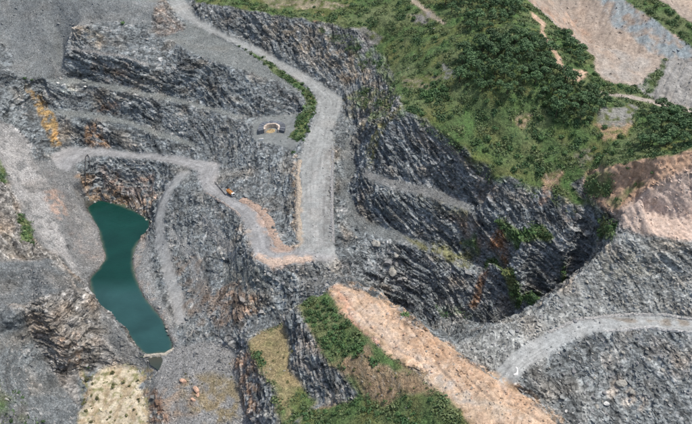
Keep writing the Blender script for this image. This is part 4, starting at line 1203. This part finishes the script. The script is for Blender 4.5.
for lab, grp, gap, lim, poly in WOODS:
    for x, y in scatter(poly, gap, lim, 500 + lim):
        if float(sample(PATHS, x, y)) > .05:
            continue
        if grp == 'trees of the thicket on the hill':
            qx, qy, _ = project(x, y, gz(x, y))
            lab = ('broadleaf tree at the western end of the dark thicket beside the grey outcrop' if qx < 482 else
                   'broadleaf tree at the eastern end of the dark thicket near the pale track' if qx > 566 else
                   'broadleaf tree on the upper rim of the dark thicket crowning the hill' if qy < 54 else
                   'broadleaf tree on the front edge of the dark thicket above the bare scar' if qy > 94 else
                   'broadleaf tree deep inside the dark thicket crowning the green hill')
        if grp == 'trees of the upper clump':
            qx, qy, _ = project(x, y, gz(x, y))
            lab = ('broadleaf tree on the left side of the dark clump near the hill top edge' if qx < 470 else
                   'broadleaf tree on the lower side of the dark clump between it and the thicket' if qy > 20 else
                   'broadleaf tree at the top edge of the picture in the dark hill clump' if qy < 6 else
                   'broadleaf tree in the middle of the dark clump near the hill top edge')
        if grp == 'trees above the eroded slope':
            qx, qy, _ = project(x, y, gz(x, y))
            lab = ('tree beside the grey scar at the left end of the thicket above the eroded slope' if qx < 658 else
                   'broadleaf tree at the right picture edge in the thicket above the eroded slope' if qx > 680 else
                   'broadleaf tree in the middle of the thicket above the brown eroded slope')
        plant('broadleaf_tree', TREES, 'crown', 'trunk', (x, y, gz(x, y) - .5), R_.choice((.65, .8, .95, 1.1, 1.25, 1.5)) * R_.uniform(.9, 1.1), lab, 'tree', grp, R_)
SHRUBS = [
    # label, group, gap, limit, scale range, protos, outline
    ('leafy green shrub scattered on the lower green hillside', 'shrubs of the lower hillside', 7.5, 44, (1.7, 3.0), BUSH,
     [(500, 100), (545, 106), (600, 126), (630, 136), (640, 150), (600, 165), (565, 172), (545, 185), (500, 168), (480, 150), (480, 118), (470, 96)]),
    ('leafy green shrub on the grassy shoulder west of the thicket', 'shrubs of the grassy shoulder', 9, 26, (1.3, 2.6), BUSH,
     [(380, 40), (440, 38), (460, 60), (450, 76), (425, 95), (440, 110), (470, 130), (440, 128), (405, 108), (400, 80), (390, 60)]),
    ('leafy shrub on the grass above the rock bank', 'shrubs above the rock bank', 8, 20, (1.4, 2.8), BUSH,
     [(232, 3), (300, 0), (350, -5), (440, -5), (440, 30), (380, 36), (350, 24), (290, 14), (250, 10)]),
    ('dark shrub in the clump west of the thicket', 'shrubs of the clump west of the thicket', 3.8, 16, (2.0, 3.0), BUSH, [(414, 90), (432, 84), (450, 92), (446, 104), (424, 102)]),
    ('shrub on the strip between the pale path and the tailings', 'shrubs beside the tailings', 6, 10, (1.5, 2.4), BUSH, [(545, 26), (560, 34), (588, 62), (575, 66), (560, 52)]),
    ('shrub at the foot of the tailings beside the earth path', 'shrubs at the foot of the tailings', 6, 12, (1.6, 2.5), BUSH, [(592, 74), (606, 80), (640, 86), (636, 92), (604, 90), (588, 88)]),
    ('roadside shrub in the hedge on the outer edge of the main haul road', 'hedge shrubs along the main haul road', 3.4, 42, (1.2, 2.0), BUSH,
     [(236, 44), (265, 59.5), (290, 75), (308, 87.5), (317, 99), (318, 110), (312, 126), (304, 142), (293, 138), (300, 122), (309, 108), (304, 94), (286, 78), (262, 64)]),
    ('green shrub growing on the left flank of the orange ridge', 'shrubs on the ridge flank', 3.6, 34, (1.4, 2.5), BUSH,
     [(312, 308), (326, 300), (343, 320), (356, 342), (362, 352), (350, 358), (334, 352), (318, 330), (304, 322)]),
    ('green shrub on the slope at the bottom edge below the ridge', 'shrubs at the bottom edge', 3.2, 34, (1.1, 2.0), BUSH,
     [(296, 424), (320, 412), (345, 404), (360, 396), (385, 396), (430, 400), (446, 408), (436, 430), (380, 432), (300, 440)]),
    ('dry shrub between the dark bush and the bare top of the ridge', 'dry shrubs on the ridge flank', 5, 12, (.7, 1.3), DRYBUSH,
     [(340, 360), (365, 352), (390, 370), (430, 390), (440, 402), (390, 392), (350, 390)]),
    ('green shrub in the pocket on the rocky hill at the left edge', 'shrubs in the left pocket', 3, 10, (1.1, 1.9), BUSH, [(19, 214), (30, 220), (36, 246), (27, 248), (20, 230)]),
    ('small shrub in the lower left corner', 'shrubs in the lower left corner', 2.6, 22, (.8, 1.6), BUSH, [(-10, 376), (12, 388), (28, 398), (44, 418), (40, 440), (-10, 440)]),
    ('small scrub bush on the cream bare patch', 'scrub on the cream patch', 1.7, 58, (.35, 1.8), DRYBUSH, [(80, 384), (96, 370), (116, 368), (140, 374), (146, 424), (146, 436), (84, 436)]),
    ('green shrub on the upper ledge of the east pit cliff', 'shrubs on the upper cliff ledge', 4, 12, (1.2, 2.2), BUSH, [(500, 217), (520, 226), (546, 232), (548, 241), (525, 240), (505, 232)]),
    ('green shrub on the lower sloping ledge of the east pit cliff', 'shrubs on the lower cliff ledge', 4, 12, (1.1, 2.0), BUSH, [(490, 262), (510, 272), (534, 296), (526, 305), (508, 290)]),
    ('shrub on the grassy end of the bench on the dark cliff', 'shrubs on the cliff bench', 6, 8, (.9, 1.6), DRYBUSH, [(400, 236), (432, 245), (478, 250), (474, 262), (430, 254)]),
    ('shrub at the right end of the cliff top below the hillside', 'shrubs at the cliff end', 4, 6, (1.2, 2.0), BUSH, [(600, 214), (612, 226), (606, 242), (597, 236)]),
    ('shrub among the gullies of the brown eroded slope', 'shrubs on the eroded slope', 7, 10, (1.0, 2.0), BUSH, [(590, 175), (640, 165), (660, 170), (630, 196), (600, 205), (588, 192)]),
    ('shrub in the green strip beyond the tailings', 'shrubs beyond the tailings', 11, 14, (1.8, 3.2), BUSH, [(622, -6), (645, -2), (672, 12), (700, 34), (700, 50), (670, 30), (640, 10)]),
    ('small shrub on the gravel flat south of the lake', 'shrubs on the gravel flat', 5, 7, (.5, 1.0), DRYBUSH, [(178, 370), (215, 368), (232, 358), (240, 372), (215, 384), (180, 384)]),
    ('small shrub on the dry grass bench', 'shrubs on the grass bench', 5, 7, (.7, 1.4), DRYBUSH, [(272, 350), (290, 350), (300, 385), (288, 392), (276, 372)]),
]
for lab, grp, gap, lim, (s0, s1), protos, poly in SHRUBS:
    for x, y in scatter(poly, gap, lim, 700 + lim + len(lab)):
        if 'cream' in grp and float(noise3(np.array([x / 7]), np.array([y / 7]), np.array([.5]), 61)[0]) < -.02:
            continue
        if float(sample(PATHS, x, y)) > .08:
            continue
        plant('shrub', protos, 'foliage', 'stem', (x, y, gz(x, y) - .1), R_.uniform(s0, s1), lab, 'shrub', grp, R_)
for (px, py, sc, lab) in [
        (373, 362, 3.4, 'round dark green bush standing alone on the ridge flank above the cliff'),
        (399, 309, 2.3, 'upper one of two green bushes on the far edge of the orange ridge'),
        (405, 316, 2.5, 'lower one of two green bushes on the far edge of the orange ridge'),
        (294, 153, 2.0, 'dark green bush beside the main road just below the hopper pad'),
        (123, 24, 2.2, 'small dark bush on the crest of the stepped wall at the gravel slope'),
        (25, 79, 1.6, 'left one of two small bushes at the foot of the big gravel slope'),
        (32, 81, 1.6, 'right one of two small bushes at the foot of the big gravel slope'),
        (512, 232, 2.6, 'largest green bush on the upper ledge of the east pit cliff'),
        (562, 274, 2.4, 'green bush low in the pit beside the grey spoil crest'),
        (88, 368, 1.3, 'bush on the upper left rim of the cream bare patch')]:
    p = spot(px, py)
    plant('bush', BUSH, 'foliage', 'stem', p - Vector((0, 0, .3)), sc, lab, 'bush', None, R_)
print('plants', time.time() - T0)

# low growth and tufts, uncountable
def tufts(n, seed):
    rng = np.random.default_rng(seed)
    ys, xs = np.nonzero(VEG > .3)
    x = xs + X0 + 0.0; y = ys + Y0 + 0.0
    px, py, d = project(x, y, HB[ys, xs])
    wgt = ((px > -20) & (px < 712) & (py > -15) & (py < 440)) * VEG[ys, xs]
    clump = np.clip(fbm(x / 9, y / 9, x * 0, 3, 90) * 1.1 + .35, .03, 1)
    wgt = wgt * clump
    c = rng.choice(len(x), n, p=wgt / wgt.sum())
    x = x[c] + rng.uniform(-.5, .5, n); y = y[c] + rng.uniform(-.5, .5, n)
    z = sample(HB, x, y)
    g = 9
    r = rng.uniform(.35, 1.25, n) * np.clip(.6 + clump[c], .6, 1.5)
    P = np.stack([x, y, z], 1)
    V_, C_ = [], []
    tone = np.clip(noise3(x / 14, y / 14, x * 0, 91) * 1.1 + .5 + rng.normal(size=n) * .2, 0, 1)
    base = np.array([.050, .104, .042]) * (1 - tone)[:, None] + np.array([.145, .180, .080]) * tone[:, None]
    for k in range(g):
        d = rng.normal(size=(n, 3)); d[:, 2] = np.abs(d[:, 2]); d /= np.linalg.norm(d, axis=1)[:, None]
        p = P + d * r[:, None] * np.array([1, 1, .8])
        nn = d + rng.normal(size=(n, 3)) * .5; nn /= np.linalg.norm(nn, axis=1)[:, None]
        t = np.cross(nn, rng.normal(size=(n, 3))); t /= np.linalg.norm(t, axis=1)[:, None]
        b = np.cross(nn, t)
        s = (r * rng.uniform(.3, .55, n))[:, None]
        V_.append(np.stack([p - t * s, p - b * s * .6, p + t * s, p + b * s * .6], 1))
        C_.append(np.repeat((base * rng.uniform(.7, 1.3, n)[:, None])[:, None, :], 4, 1))
    v = np.concatenate(V_).reshape(-1, 3); c = np.concatenate(C_).reshape(-1, 3)
    me = np_mesh('undergrowth', v, np.arange(len(v)).reshape(-1, 4), LEAF, False, c)
    tag(link('undergrowth', me), 'low green undergrowth and grass tufts over the hillside and ledges', 'undergrowth', None, 'stuff')


tufts(30000, 92)

# ------------------------------------------------------------------ stones
OCT = np.array([(1, 0, 0), (0, 1, 0), (-1, 0, 0), (0, -1, 0), (0, 0, 1), (0, 0, -1)], float)
OCF = np.array([(0, 1, 4), (1, 2, 4), (2, 3, 4), (3, 0, 4), (1, 0, 5), (2, 1, 5), (3, 2, 5), (0, 3, 5)])


def rubble(n, seed):
    rng = np.random.default_rng(seed)
    k = KND[zi].reshape(-1)
    px, py, d = project(V[:, 0], V[:, 1], V[:, 2])
    wg = np.select([k == ROCK, k == GRAVEL, k == ROADK, k == SOIL], [.8, .9, .10, .30], .10) * ((px > -10) & (px < 702) & (py > -10) & (py < 434))
    wg = wg * np.where(k == ROCK, 1 - .75 * steep.reshape(-1), 1)
    wg = wg * np.clip(noise3(V[:, 0] / 12, V[:, 1] / 12, V[:, 2] / 12, 95) + .5, .08, 1.2)
    wg = np.where(zi.reshape(-1) == BED, 0, wg)
    c = rng.choice(len(V), n, p=wg / wg.sum())
    kk_ = k[c]
    s = np.where(kk_ == ROCK, rng.gamma(2.0, .22, n), rng.gamma(2.0, .16, n)) + .12
    s = np.clip(s, .15, 2.0)
    v = OCT[None] * (1 + rng.normal(size=(n, 6, 1)) * .22) + rng.normal(size=(n, 6, 3)) * .22
    v = v * np.stack([rng.uniform(.7, 1.4, n), rng.uniform(.7, 1.3, n), rng.uniform(.45, .9, n)], 1)[:, None, :]
    a = rng.uniform(0, 6.28, n); ca, sa = np.cos(a)[:, None], np.sin(a)[:, None]
    vx = v[..., 0] * ca - v[..., 1] * sa; vy = v[..., 0] * sa + v[..., 1] * ca
    v = np.stack([vx, vy, v[..., 2] - vx * .45], -1) * s[:, None, None] + V[c][:, None, :]
    al = AL[c] * rng.uniform(.75, 1.45, n)[:, None]
    hi = rng.uniform(0, 1, n) > .9
    al[hi] = al[hi] * .4 + np.array([.40, .39, .37]) * .6
    f = (OCF[None] + (np.arange(n) * 6)[:, None, None]).reshape(-1, 3)
    me = np_mesh('rubble', v.reshape(-1, 3), f, STONE, False, np.repeat(np.clip(al, .02, .7), 6, 0))
    tag(link('rubble', me), 'loose rock fragments strewn over the quarry faces and slopes', 'rubble', None, 'stuff')


rubble(28000, 96)


def rock_mesh(seed, col, jag=.28):
    """an angular boulder: a cut and jittered icosphere"""
    import bmesh
    rng = np.random.default_rng(seed)
    bm = bmesh.new()
    bmesh.ops.create_icosphere(bm, subdivisions=2, radius=1.0)
    P = np.array([v.co[:] for v in bm.verts])
    for _ in range(9):
        d = rng.normal(size=3); d /= np.linalg.norm(d)
        k = rng.uniform(.45, .8)
        h = P @ d
        P = P - np.clip(h - k, 0, None)[:, None] * d
    P = P * (1 + rng.normal(size=(len(P), 1)) * .03)
    P *= rng.uniform(.8, 1.3, 3) * np.array([1, 1, .8])
    fs = [tuple(v.index for v in f.verts) for f in bm.faces]
    bm.free()
    me = np_mesh('boulder', P, np.array(fs), STONE, False, np.array(col) * rng.uniform(.75, 1.25, (len(P), 1)))
    return me


GREY = [rock_mesh(s, (.22, .222, .225)) for s in range(4)]
PALE = [rock_mesh(20 + s, (.36, .35, .31)) for s in range(3)]
PINKR = [rock_mesh(30 + s, (.50, .33, .24)) for s in range(3)]
WHITE = [rock_mesh(40 + s, (.66, .66, .63)) for s in range(2)]


def boulder(me, p, s, label, group=None, flat=1.0):
    o = link('boulder', me)
    o.location = p
    o.scale = (s * R_.uniform(.85, 1.2), s * R_.uniform(.85, 1.2), s * flat * R_.uniform(.8, 1.1))
    o.rotation_euler = (R_.uniform(-.3, .3), R_.uniform(-.3, .3), R_.uniform(0, 6.28))
    return tag(o, label, 'boulder', group)


for px, py, s, ms, lab in [
        (376, 244, 3.8, PALE, 'largest pale rounded boulder high on the lower dark cliff'),
        (387, 263, 3.0, GREY, 'grey boulder in the middle of the boulder group on the lower dark cliff'),
        (392, 273, 3.6, PALE, 'lowest pale boulder of the group on the lower dark cliff'),
        (396, 256, 2.2, PALE, 'tall narrow pale boulder at the right of the group on the lower dark cliff'),
        (399, 280, 2.4, GREY, 'small grey boulder at the foot of the group on the lower dark cliff'),
        (356, 238, 2.0, PALE, 'pale boulder at the edge of the gully ramp'),
        (64, 87, 2.6, WHITE, 'chalk white boulder below the bench at the foot of the gravel slope'),
        (58, 84, 1.5, WHITE, 'small white boulder left of the chalk white one'),
        (85, 87, 1.3, WHITE, 'small white boulder alone on the stepped wall under the bench'),
        (183, 382, 2.2, PINKR, 'pink boulder at the upper end of the row on the gravel flat'),
        (196, 390, 2.0, PINKR, 'pink boulder in the middle of the row on the gravel flat'),
        (198, 395, 1.8, PINKR, 'small pink boulder touching the middle one on the gravel flat'),
        (193, 400, 1.9, PINKR, 'pink boulder at the lower end of the row on the gravel flat'),
        (622, 384, 3.2, PALE, 'big tilted pale slab on the dark rubble slope below the curved road'),
        (632, 392, 2.2, PALE, 'pale slab leaning beside the big one on the rubble slope'),
        (606, 404, 1.5, WHITE, 'white topped slab low on the rubble slope'),
        (566, 412, 1.0, WHITE, 'white boulder among the rubble near the tip of the ridge'),
        (573, 413, .8, WHITE, 'smaller white boulder beside another near the tip of the ridge'),
        (541, 392, .7, WHITE, 'white boulder on the dark rubble just below the curved road'),
        (484, 328, 2.0, PALE, 'pale boulder on the crest of the grey spoil'),
        (596, 408, 1.7, PALE, 'pale boulder left of the white topped slab'),
        (390, 168, 2.0, PALE, 'pale boulder at the back of the middle cliff bench'),
        (470, 292, 2.2, GREY, 'grey boulder at the pit rim under the brown streak')]:
    boulder(R_.choice(ms), spot(px, py) + Vector((0, 0, .2)), s, lab)
for lab, grp, ms, gap, lim, (s0, s1), poly in [
        ('grey boulder at the edge of the main haul road', 'boulders along the main haul road', GREY + PALE[:1], 3.0, 45, (.5, 1.1),
         [(331, 140), (335, 140), (334, 165), (333, 215), (334, 245), (330, 245), (329, 190)]),
        ('angular boulder on the grey spoil above the curved road', 'boulders on the spoil', GREY + PALE, 7, 45, (.6, 1.5), [(480, 335), (545, 312), (600, 262), (680, 260), (690, 305), (600, 312), (540, 330), (500, 350)]),
        ('angular boulder on the rubble slope below the curved road', 'boulders on the rubble slope', GREY + PALE, 5, 60, (.6, 1.5), [(520, 390), (560, 352), (600, 340), (690, 340), (692, 424), (570, 424)]),
        ('loose boulder on the pale ramp west of the lake', 'boulders on the ramp', GREY, 6, 26, (.4, .9), [(20, 150), (50, 170), (75, 215), (98, 255), (92, 265), (60, 235), (35, 195)]),
        ('orange boulder on the bare orange ridge', 'boulders on the orange ridge', PINKR + PALE, 7, 34, (.35, .8), [(340, 290), (365, 296), (450, 355), (540, 415), (500, 420), (420, 370), (360, 320)]),
        ('boulder at the foot of the stepped wall beside the lake', 'boulders on the lake shore', GREY + PALE, 3.5, 34, (.5, 1.2), [(86, 196), (118, 201), (152, 216), (154, 221), (118, 207), (86, 201)]),
        ('boulder on the slope below the road junction', 'boulders below the junction', GREY + PALE, 5, 40, (.6, 1.4), [(240, 280), (330, 268), (318, 285), (290, 312), (230, 330)]),
        ('grey boulder lying on the broad gravel flat', 'boulders on the gravel flat', GREY, 6, 20, (.4, .9), [(168, 358), (200, 346), (236, 354), (236, 376), (180, 378)])]:
    for x, y in scatter(poly, gap, lim, 40 + lim + len(lab)):
        boulder(R_.choice(ms), (x, y, gz(x, y) + .15), R_.uniform(s0, s1), lab, grp)
print('stones', time.time() - T0)


# ------------------------------------------------------------------ berms of earth beside the roads
def berm(path, w_, h_, col, label, seed):
    pts_ = [spot(*p) for p in path]
    for p in pts_:
        p.z = max(p.z, LAKE_Z + .1)
    fine = []
    for a, b in zip(pts_[:-1], pts_[1:]):
        n = max(2, int((b - a).length / .9))
        fine += [a.lerp(b, i / n) for i in range(n)]
    fine.append(pts_[-1])
    m = len(fine)
    prof = [(-1, -.25), (-.7, .35), (-.3, .9), (.1, 1.0), (.5, .7), (.8, .25), (1, -.25)]
    vs, cs = [], []
    rng = np.random.default_rng(seed)
    for i, p in enumerate(fine):
        d = (fine[min(i + 1, m - 1)] - fine[max(i - 1, 0)]); d.z = 0; d.normalize()
        s = Vector((-d.y, d.x, 0))
        en = min(1.0, i / 3, (m - 1 - i) / 3)
        k = (.75 + .5 * float(noise3(np.array([i / 4.0]), np.array([seed + .5]), np.array([.3]), 77)[0])) * (.25 + .75 * en)
        for (u, v) in prof:
            q = p + s * u * w_ * (.8 + .3 * k) + Vector((0, 0, v * h_ * k)) + Vector(rng.normal(size=3) * .16)
            g_ = max(gz(q.x, q.y), LAKE_Z - .6)
            q.z += g_ - p.z if v < 0 else .5 * (g_ - p.z)
            vs.append(q); cs.append(np.array(col) * rng.uniform(.82, 1.15))
    n = len(prof)
    fs = [(i * n + j, (i + 1) * n + j, (i + 1) * n + j + 1, i * n + j + 1) for i in range(m - 1) for j in range(n - 1)]
    me = np_mesh('earth_berm', np.array([v[:] for v in vs]), np.array(fs), EARTH, False, np.array(cs))
    tag(link('earth_berm', me), label, 'berm')


berm([(241, 199), (252, 204), (262, 212), (269, 222), (274, 235), (279, 245), (291, 250)], 3.2, .8, (.36, .27, .215), 'salmon pink earth berm on the inner edge of the bench road', 1)
berm([(256, 256), (268, 263), (284, 262), (300, 260), (311, 259)], 2.6, 1.0, (.47, .37, .30), 'pale pink earth berm along the lower edge of the junction', 2)
berm([(299.5, 160), (297.5, 176), (299, 192), (297, 208), (299, 224), (298, 242)], 2.2, 1.5, (.36, .31, .25), 'cream lumpy berm on the west edge of the main haul road', 3)
berm([(333, 150), (332, 180), (332, 215), (333, 243)], 1.2, .9, (.27, .27, .27), 'low grey berm on the east edge of the main haul road', 4)
berm([(548, 333), (578, 319.5), (628, 314.6), (661, 314.6), (700, 321)], 1.1, .9, (.36, .355, .34), 'pale grey berm along the far edge of the curved road', 5)
berm([(600, 332), (648, 327.5), (700, 333.5)], 1.0, .8, (.40, .40, .39), 'pale grey berm along the near edge of the curved road', 6)
berm([(206, 193), (221, 201.5), (236, 212), (245, 223)], 1.0, .8, (.33, .29, .26), 'thin low berm on the outer edge of the bench road', 7)
berm([(144, 355.5), (154, 355.5), (165, 354), (174, 348)], 1.5, 1.1, (.40, .37, .31), 'pale gravel bar between the lake and the small brown pond', 8)

# ------------------------------------------------------------------ stone-lined hopper on the pad
hp = spot(272, 131)
e = bpy.data.objects.new('hopper', None); e.location = hp; e.scale = (1.42, 1.5, 1.35); COL.objects.link(e)
tag(e, 'horseshoe dark stone hopper with cream lining on the pad beside the main road', 'hopper')
wall_m = att_mat('dark_masonry')
rngh = np.random.default_rng(3)


def horseshoe(r0, r1, z0, z1, a0, a1, n, sx, sy, col):
    mb = MB()
    for i in range(n):
        A0 = a0 + (a1 - a0) * i / n; A1 = a0 + (a1 - a0) * (i + 1.0) / n
        zz = z1 + rngh.uniform(-.3, .3); jr = 0
        c = tuple(np.array(col) * rngh.uniform(.75, 1.3))
        q = []
        for z in (z0, zz):
            for (r, a) in ((r0, A0), (r1, A0), (r1, A1), (r0, A1)):
                q.append((math.cos(a) * (r + jr) * sx * (1 + .06 * abs(math.sin(2 * a))), math.sin(a) * (r + jr) * sy * (1 + .06 * abs(math.sin(2 * a))), z))
        mb.add(q, [(0, 3, 2, 1), (4, 5, 6, 7), (0, 1, 5, 4), (1, 2, 6, 5), (2, 3, 7, 6), (3, 0, 4, 7)], c)
    return mb


rim = horseshoe(4.6, 7.6, -3.5, 2.3, -.45, math.pi + .45, 18, 1.0, 1.0, (.125, .138, .158)).build('retaining_wall', wall_m, e)
horseshoe(3.6, 4.57, -3.5, 2.4, -.5, math.pi + .5, 14, 1.0, 1.0, (.55, .47, .40)).build('lining', STONE, e)
mb = MB()
N = 18
ring = []
for j, (r, z) in enumerate([(3.8, -.9), (2.6, -.1), (1.3, .5), (.4, 1.1)]):
    for i in range(N):
        a = i * 6.2832 / N
        rr = r * rngh.uniform(.85, 1.12)
        ring.append((math.cos(a) * rr, math.sin(a) * rr, z + rngh.uniform(-.35, .35)))
fs = [(j * N + i, j * N + (i + 1) % N, (j + 1) * N + (i + 1) % N, (j + 1) * N + i) for j in range(3) for i in range(N)]
fs.append(tuple(3 * N + i for i in range(N)))
mb.add(ring, fs, (.42, .32, .18))
mb.build('ochre_fill', EARTH, e)
b = MB(); b.box(-1.9, 1.9, -.55, .55, -.4, 1.3, (.72, .72, .70), .12); b.box(-1.5, 1.5, -.35, .35, 1.3, 1.55, (.6, .6, .58), .05)
o = b.build('concrete_block', STONE); o.location = spot(261.5, 140.5); o.rotation_euler = (0, 0, .15)
tag(o, 'white concrete block at the lower left of the horseshoe hopper', 'block')

# ------------------------------------------------------------------ lorry on the bench road
tp = spot(231, 195); t2 = spot(250, 206)
d = (t2 - tp); yaw = math.atan2(d.y, d.x)
T = bpy.data.objects.new('tipper_truck', None); T.location = tp + Vector((0, 0, .12)); T.rotation_euler = (0, math.atan2(-d.z, d.xy.length) * -1, yaw); COL.objects.link(T)
tag(T, 'small tipper truck with white cab and orange body on the bench road', 'truck')
mw, mo, mk, mg = paint_mat('white_paint', (.75, .75, .73), .4), paint_mat('orange_paint', (.62, .24, .04), .5), paint_mat('dark_rubber', (.02, .02, .02), .8, 0, .1), paint_mat('dark_glass', (.02, .03, .04), .1, 0, .05)
b = MB(); b.box(-3.9, 3.6, -.45, .45, .75, 1.05); b.box(3.6, 3.85, -1.2, 1.2, .55, .95); b.build('chassis', mk, T)
b = MB(); b.add([(1.9, -1.2, 1.05), (3.8, -1.2, 1.05), (3.8, 1.2, 1.05), (1.9, 1.2, 1.05), (1.9, -1.15, 3.0), (3.3, -1.15, 3.0), (3.3, 1.15, 3.0), (1.9, 1.15, 3.0), (3.78, -1.2, 1.9), (3.78, 1.2, 1.9)],
                [(0, 3, 2, 1), (4, 5, 6, 7), (0, 1, 8, 5, 4), (1, 2, 9, 8), (8, 9, 6, 5), (2, 3, 7, 6, 9), (3, 0, 4, 7)]); cab = b.build('cab', mw, T)
b = MB(); b.add([(3.8, -1.0, 1.98), (3.8, 1.0, 1.98), (3.4, .95, 2.85), (3.4, -.95, 2.85)], [(0, 1, 2, 3)]); b.build('windscreen', mg, cab)
b = MB()
for s in (-1, 1):
    b.add([(2.2, s * 1.215, 2.0), (3.35, s * 1.215, 2.0), (3.2, s * 1.19, 2.8), (2.2, s * 1.19, 2.8)], [(0, 1, 2, 3)])
b.build('side_window', mg, cab)
b = MB(); x0, x1 = -4.0, 1.75
b.add([(x0, -1.2, 1.1), (x1, -1.2, 1.1), (x1, 1.2, 1.1), (x0, 1.2, 1.1), (x0 - .25, -1.35, 2.7), (x1, -1.35, 2.7), (x1, 1.35, 2.7), (x0 - .25, 1.35, 2.7),
       (x0 - .1, -1.2, 2.7), (x1 - .12, -1.2, 2.7), (x1 - .12, 1.2, 2.7), (x0 - .1, 1.2, 2.7), (x0, -1.1, 1.35), (x1 - .12, -1.1, 1.35), (x1 - .12, 1.1, 1.35), (x0, 1.1, 1.35)],
      [(0, 3, 2, 1), (0, 1, 5, 4), (1, 2, 6, 5), (2, 3, 7, 6), (3, 0, 4, 7), (4, 5, 9, 8), (5, 6, 10, 9), (6, 7, 11, 10), (7, 4, 8, 11), (8, 9, 13, 12), (9, 10, 14, 13), (10, 11, 15, 14), (11, 8, 12, 15), (12, 13, 14, 15)])
bd = b.build('tipper_body', mo, T)
b = MB(); b.add([(-3.8, -1.0, 2.2), (1.4, -1.0, 2.2), (1.4, 1.0, 2.2), (-3.8, 1.0, 2.2), (-2.2, -.3, 2.9), (.4, -.2, 2.95), (.2, .35, 2.9), (-2.0, .4, 3.0)],
                [(0, 1, 5, 4), (1, 2, 6, 5), (2, 3, 7, 6), (3, 0, 4, 7), (4, 5, 6, 7)], (.45, .24, .10)); b.build('load', EARTH, bd)
for x in (2.8, -1.6, -3.0):
    for s in (-1, 1):
        b = MB(); b.tube([(x, s * .85, .5), (x, s * 1.22, .5)], .52, 12); w_ = b.build('wheel', mk, T)
        b = MB(); b.tube([(x, s * 1.2, .5), (x, s * 1.26, .5)], .25, 8); b.build('rim', mw, w_)


# ------------------------------------------------------------------ pipes down the wall, strip on the road
def pipe(path, r, label, col=(.03, .032, .035)):
    P = []
    for a, c in zip(path[:-1], path[1:]):
        for k in range(6):
            P.append((a[0] + (c[0] - a[0]) * k / 6, a[1] + (c[1] - a[1]) * k / 6))
    P.append(path[-1])
    b = MB(); b.tube([spot(*p) + Vector((0, -.9, .7)) for p in P], r, 7, col)
    tag(b.build('drain_pipe', paint_mat('black_pipe', col, .5), None, True), label, 'pipe')


pipe([(88, 155), (86, 157), (86, 172), (86, 187)], .34, 'longest black pipe hanging down the rusty wall above the lake')
pipe([(88, 155), (90, 158), (91, 171)], .30, 'short black pipe beside the longest one above the lake')
pipe([(107, 172), (105, 182), (102, 194)], .32, 'slanting black pipe on the wall right of the other two above the lake')
pipe([(215, 182), (220, 188), (226, 195)], .28, 'straight dark pipe on the bench road edge behind the truck')
pts_ = [spot(*p) + Vector((0, 0, .12)) for p in [(515.6, 367.6), (516.8, 368.2), (517.2, 370), (517.3, 372.4), (516.4, 374.6), (513.4, 375.2)]]
mb = MB(); n = len(pts_)
vs = []
for i, p in enumerate(pts_):
    d = (pts_[min(i + 1, n - 1)] - pts_[max(i - 1, 0)]); d.z = 0; d.normalize()
    s = Vector((-d.y, d.x, 0)); w_ = (.5, .55, .4, .5, .9, .6)[i]
    for u, h in ((-1, -.2), (-.5, .22), (.5, .25), (1, -.2)):
        vs.append(p + s * u * w_ + Vector((0, 0, h)))
mb.add(vs, [(i * 4 + j, (i + 1) * 4 + j, (i + 1) * 4 + j + 1, i * 4 + j + 1) for i in range(n - 1) for j in range(3)] + [(0, 1, 2, 3), (n * 4 - 1, n * 4 - 2, n * 4 - 3, n * 4 - 4)], (.82, .82, .8))
tag(mb.build('plastic_sheet', STONE), 'crumpled white S-shaped sheet lying on the curved grey road', 'sheet')
print('done', time.time() - T0)
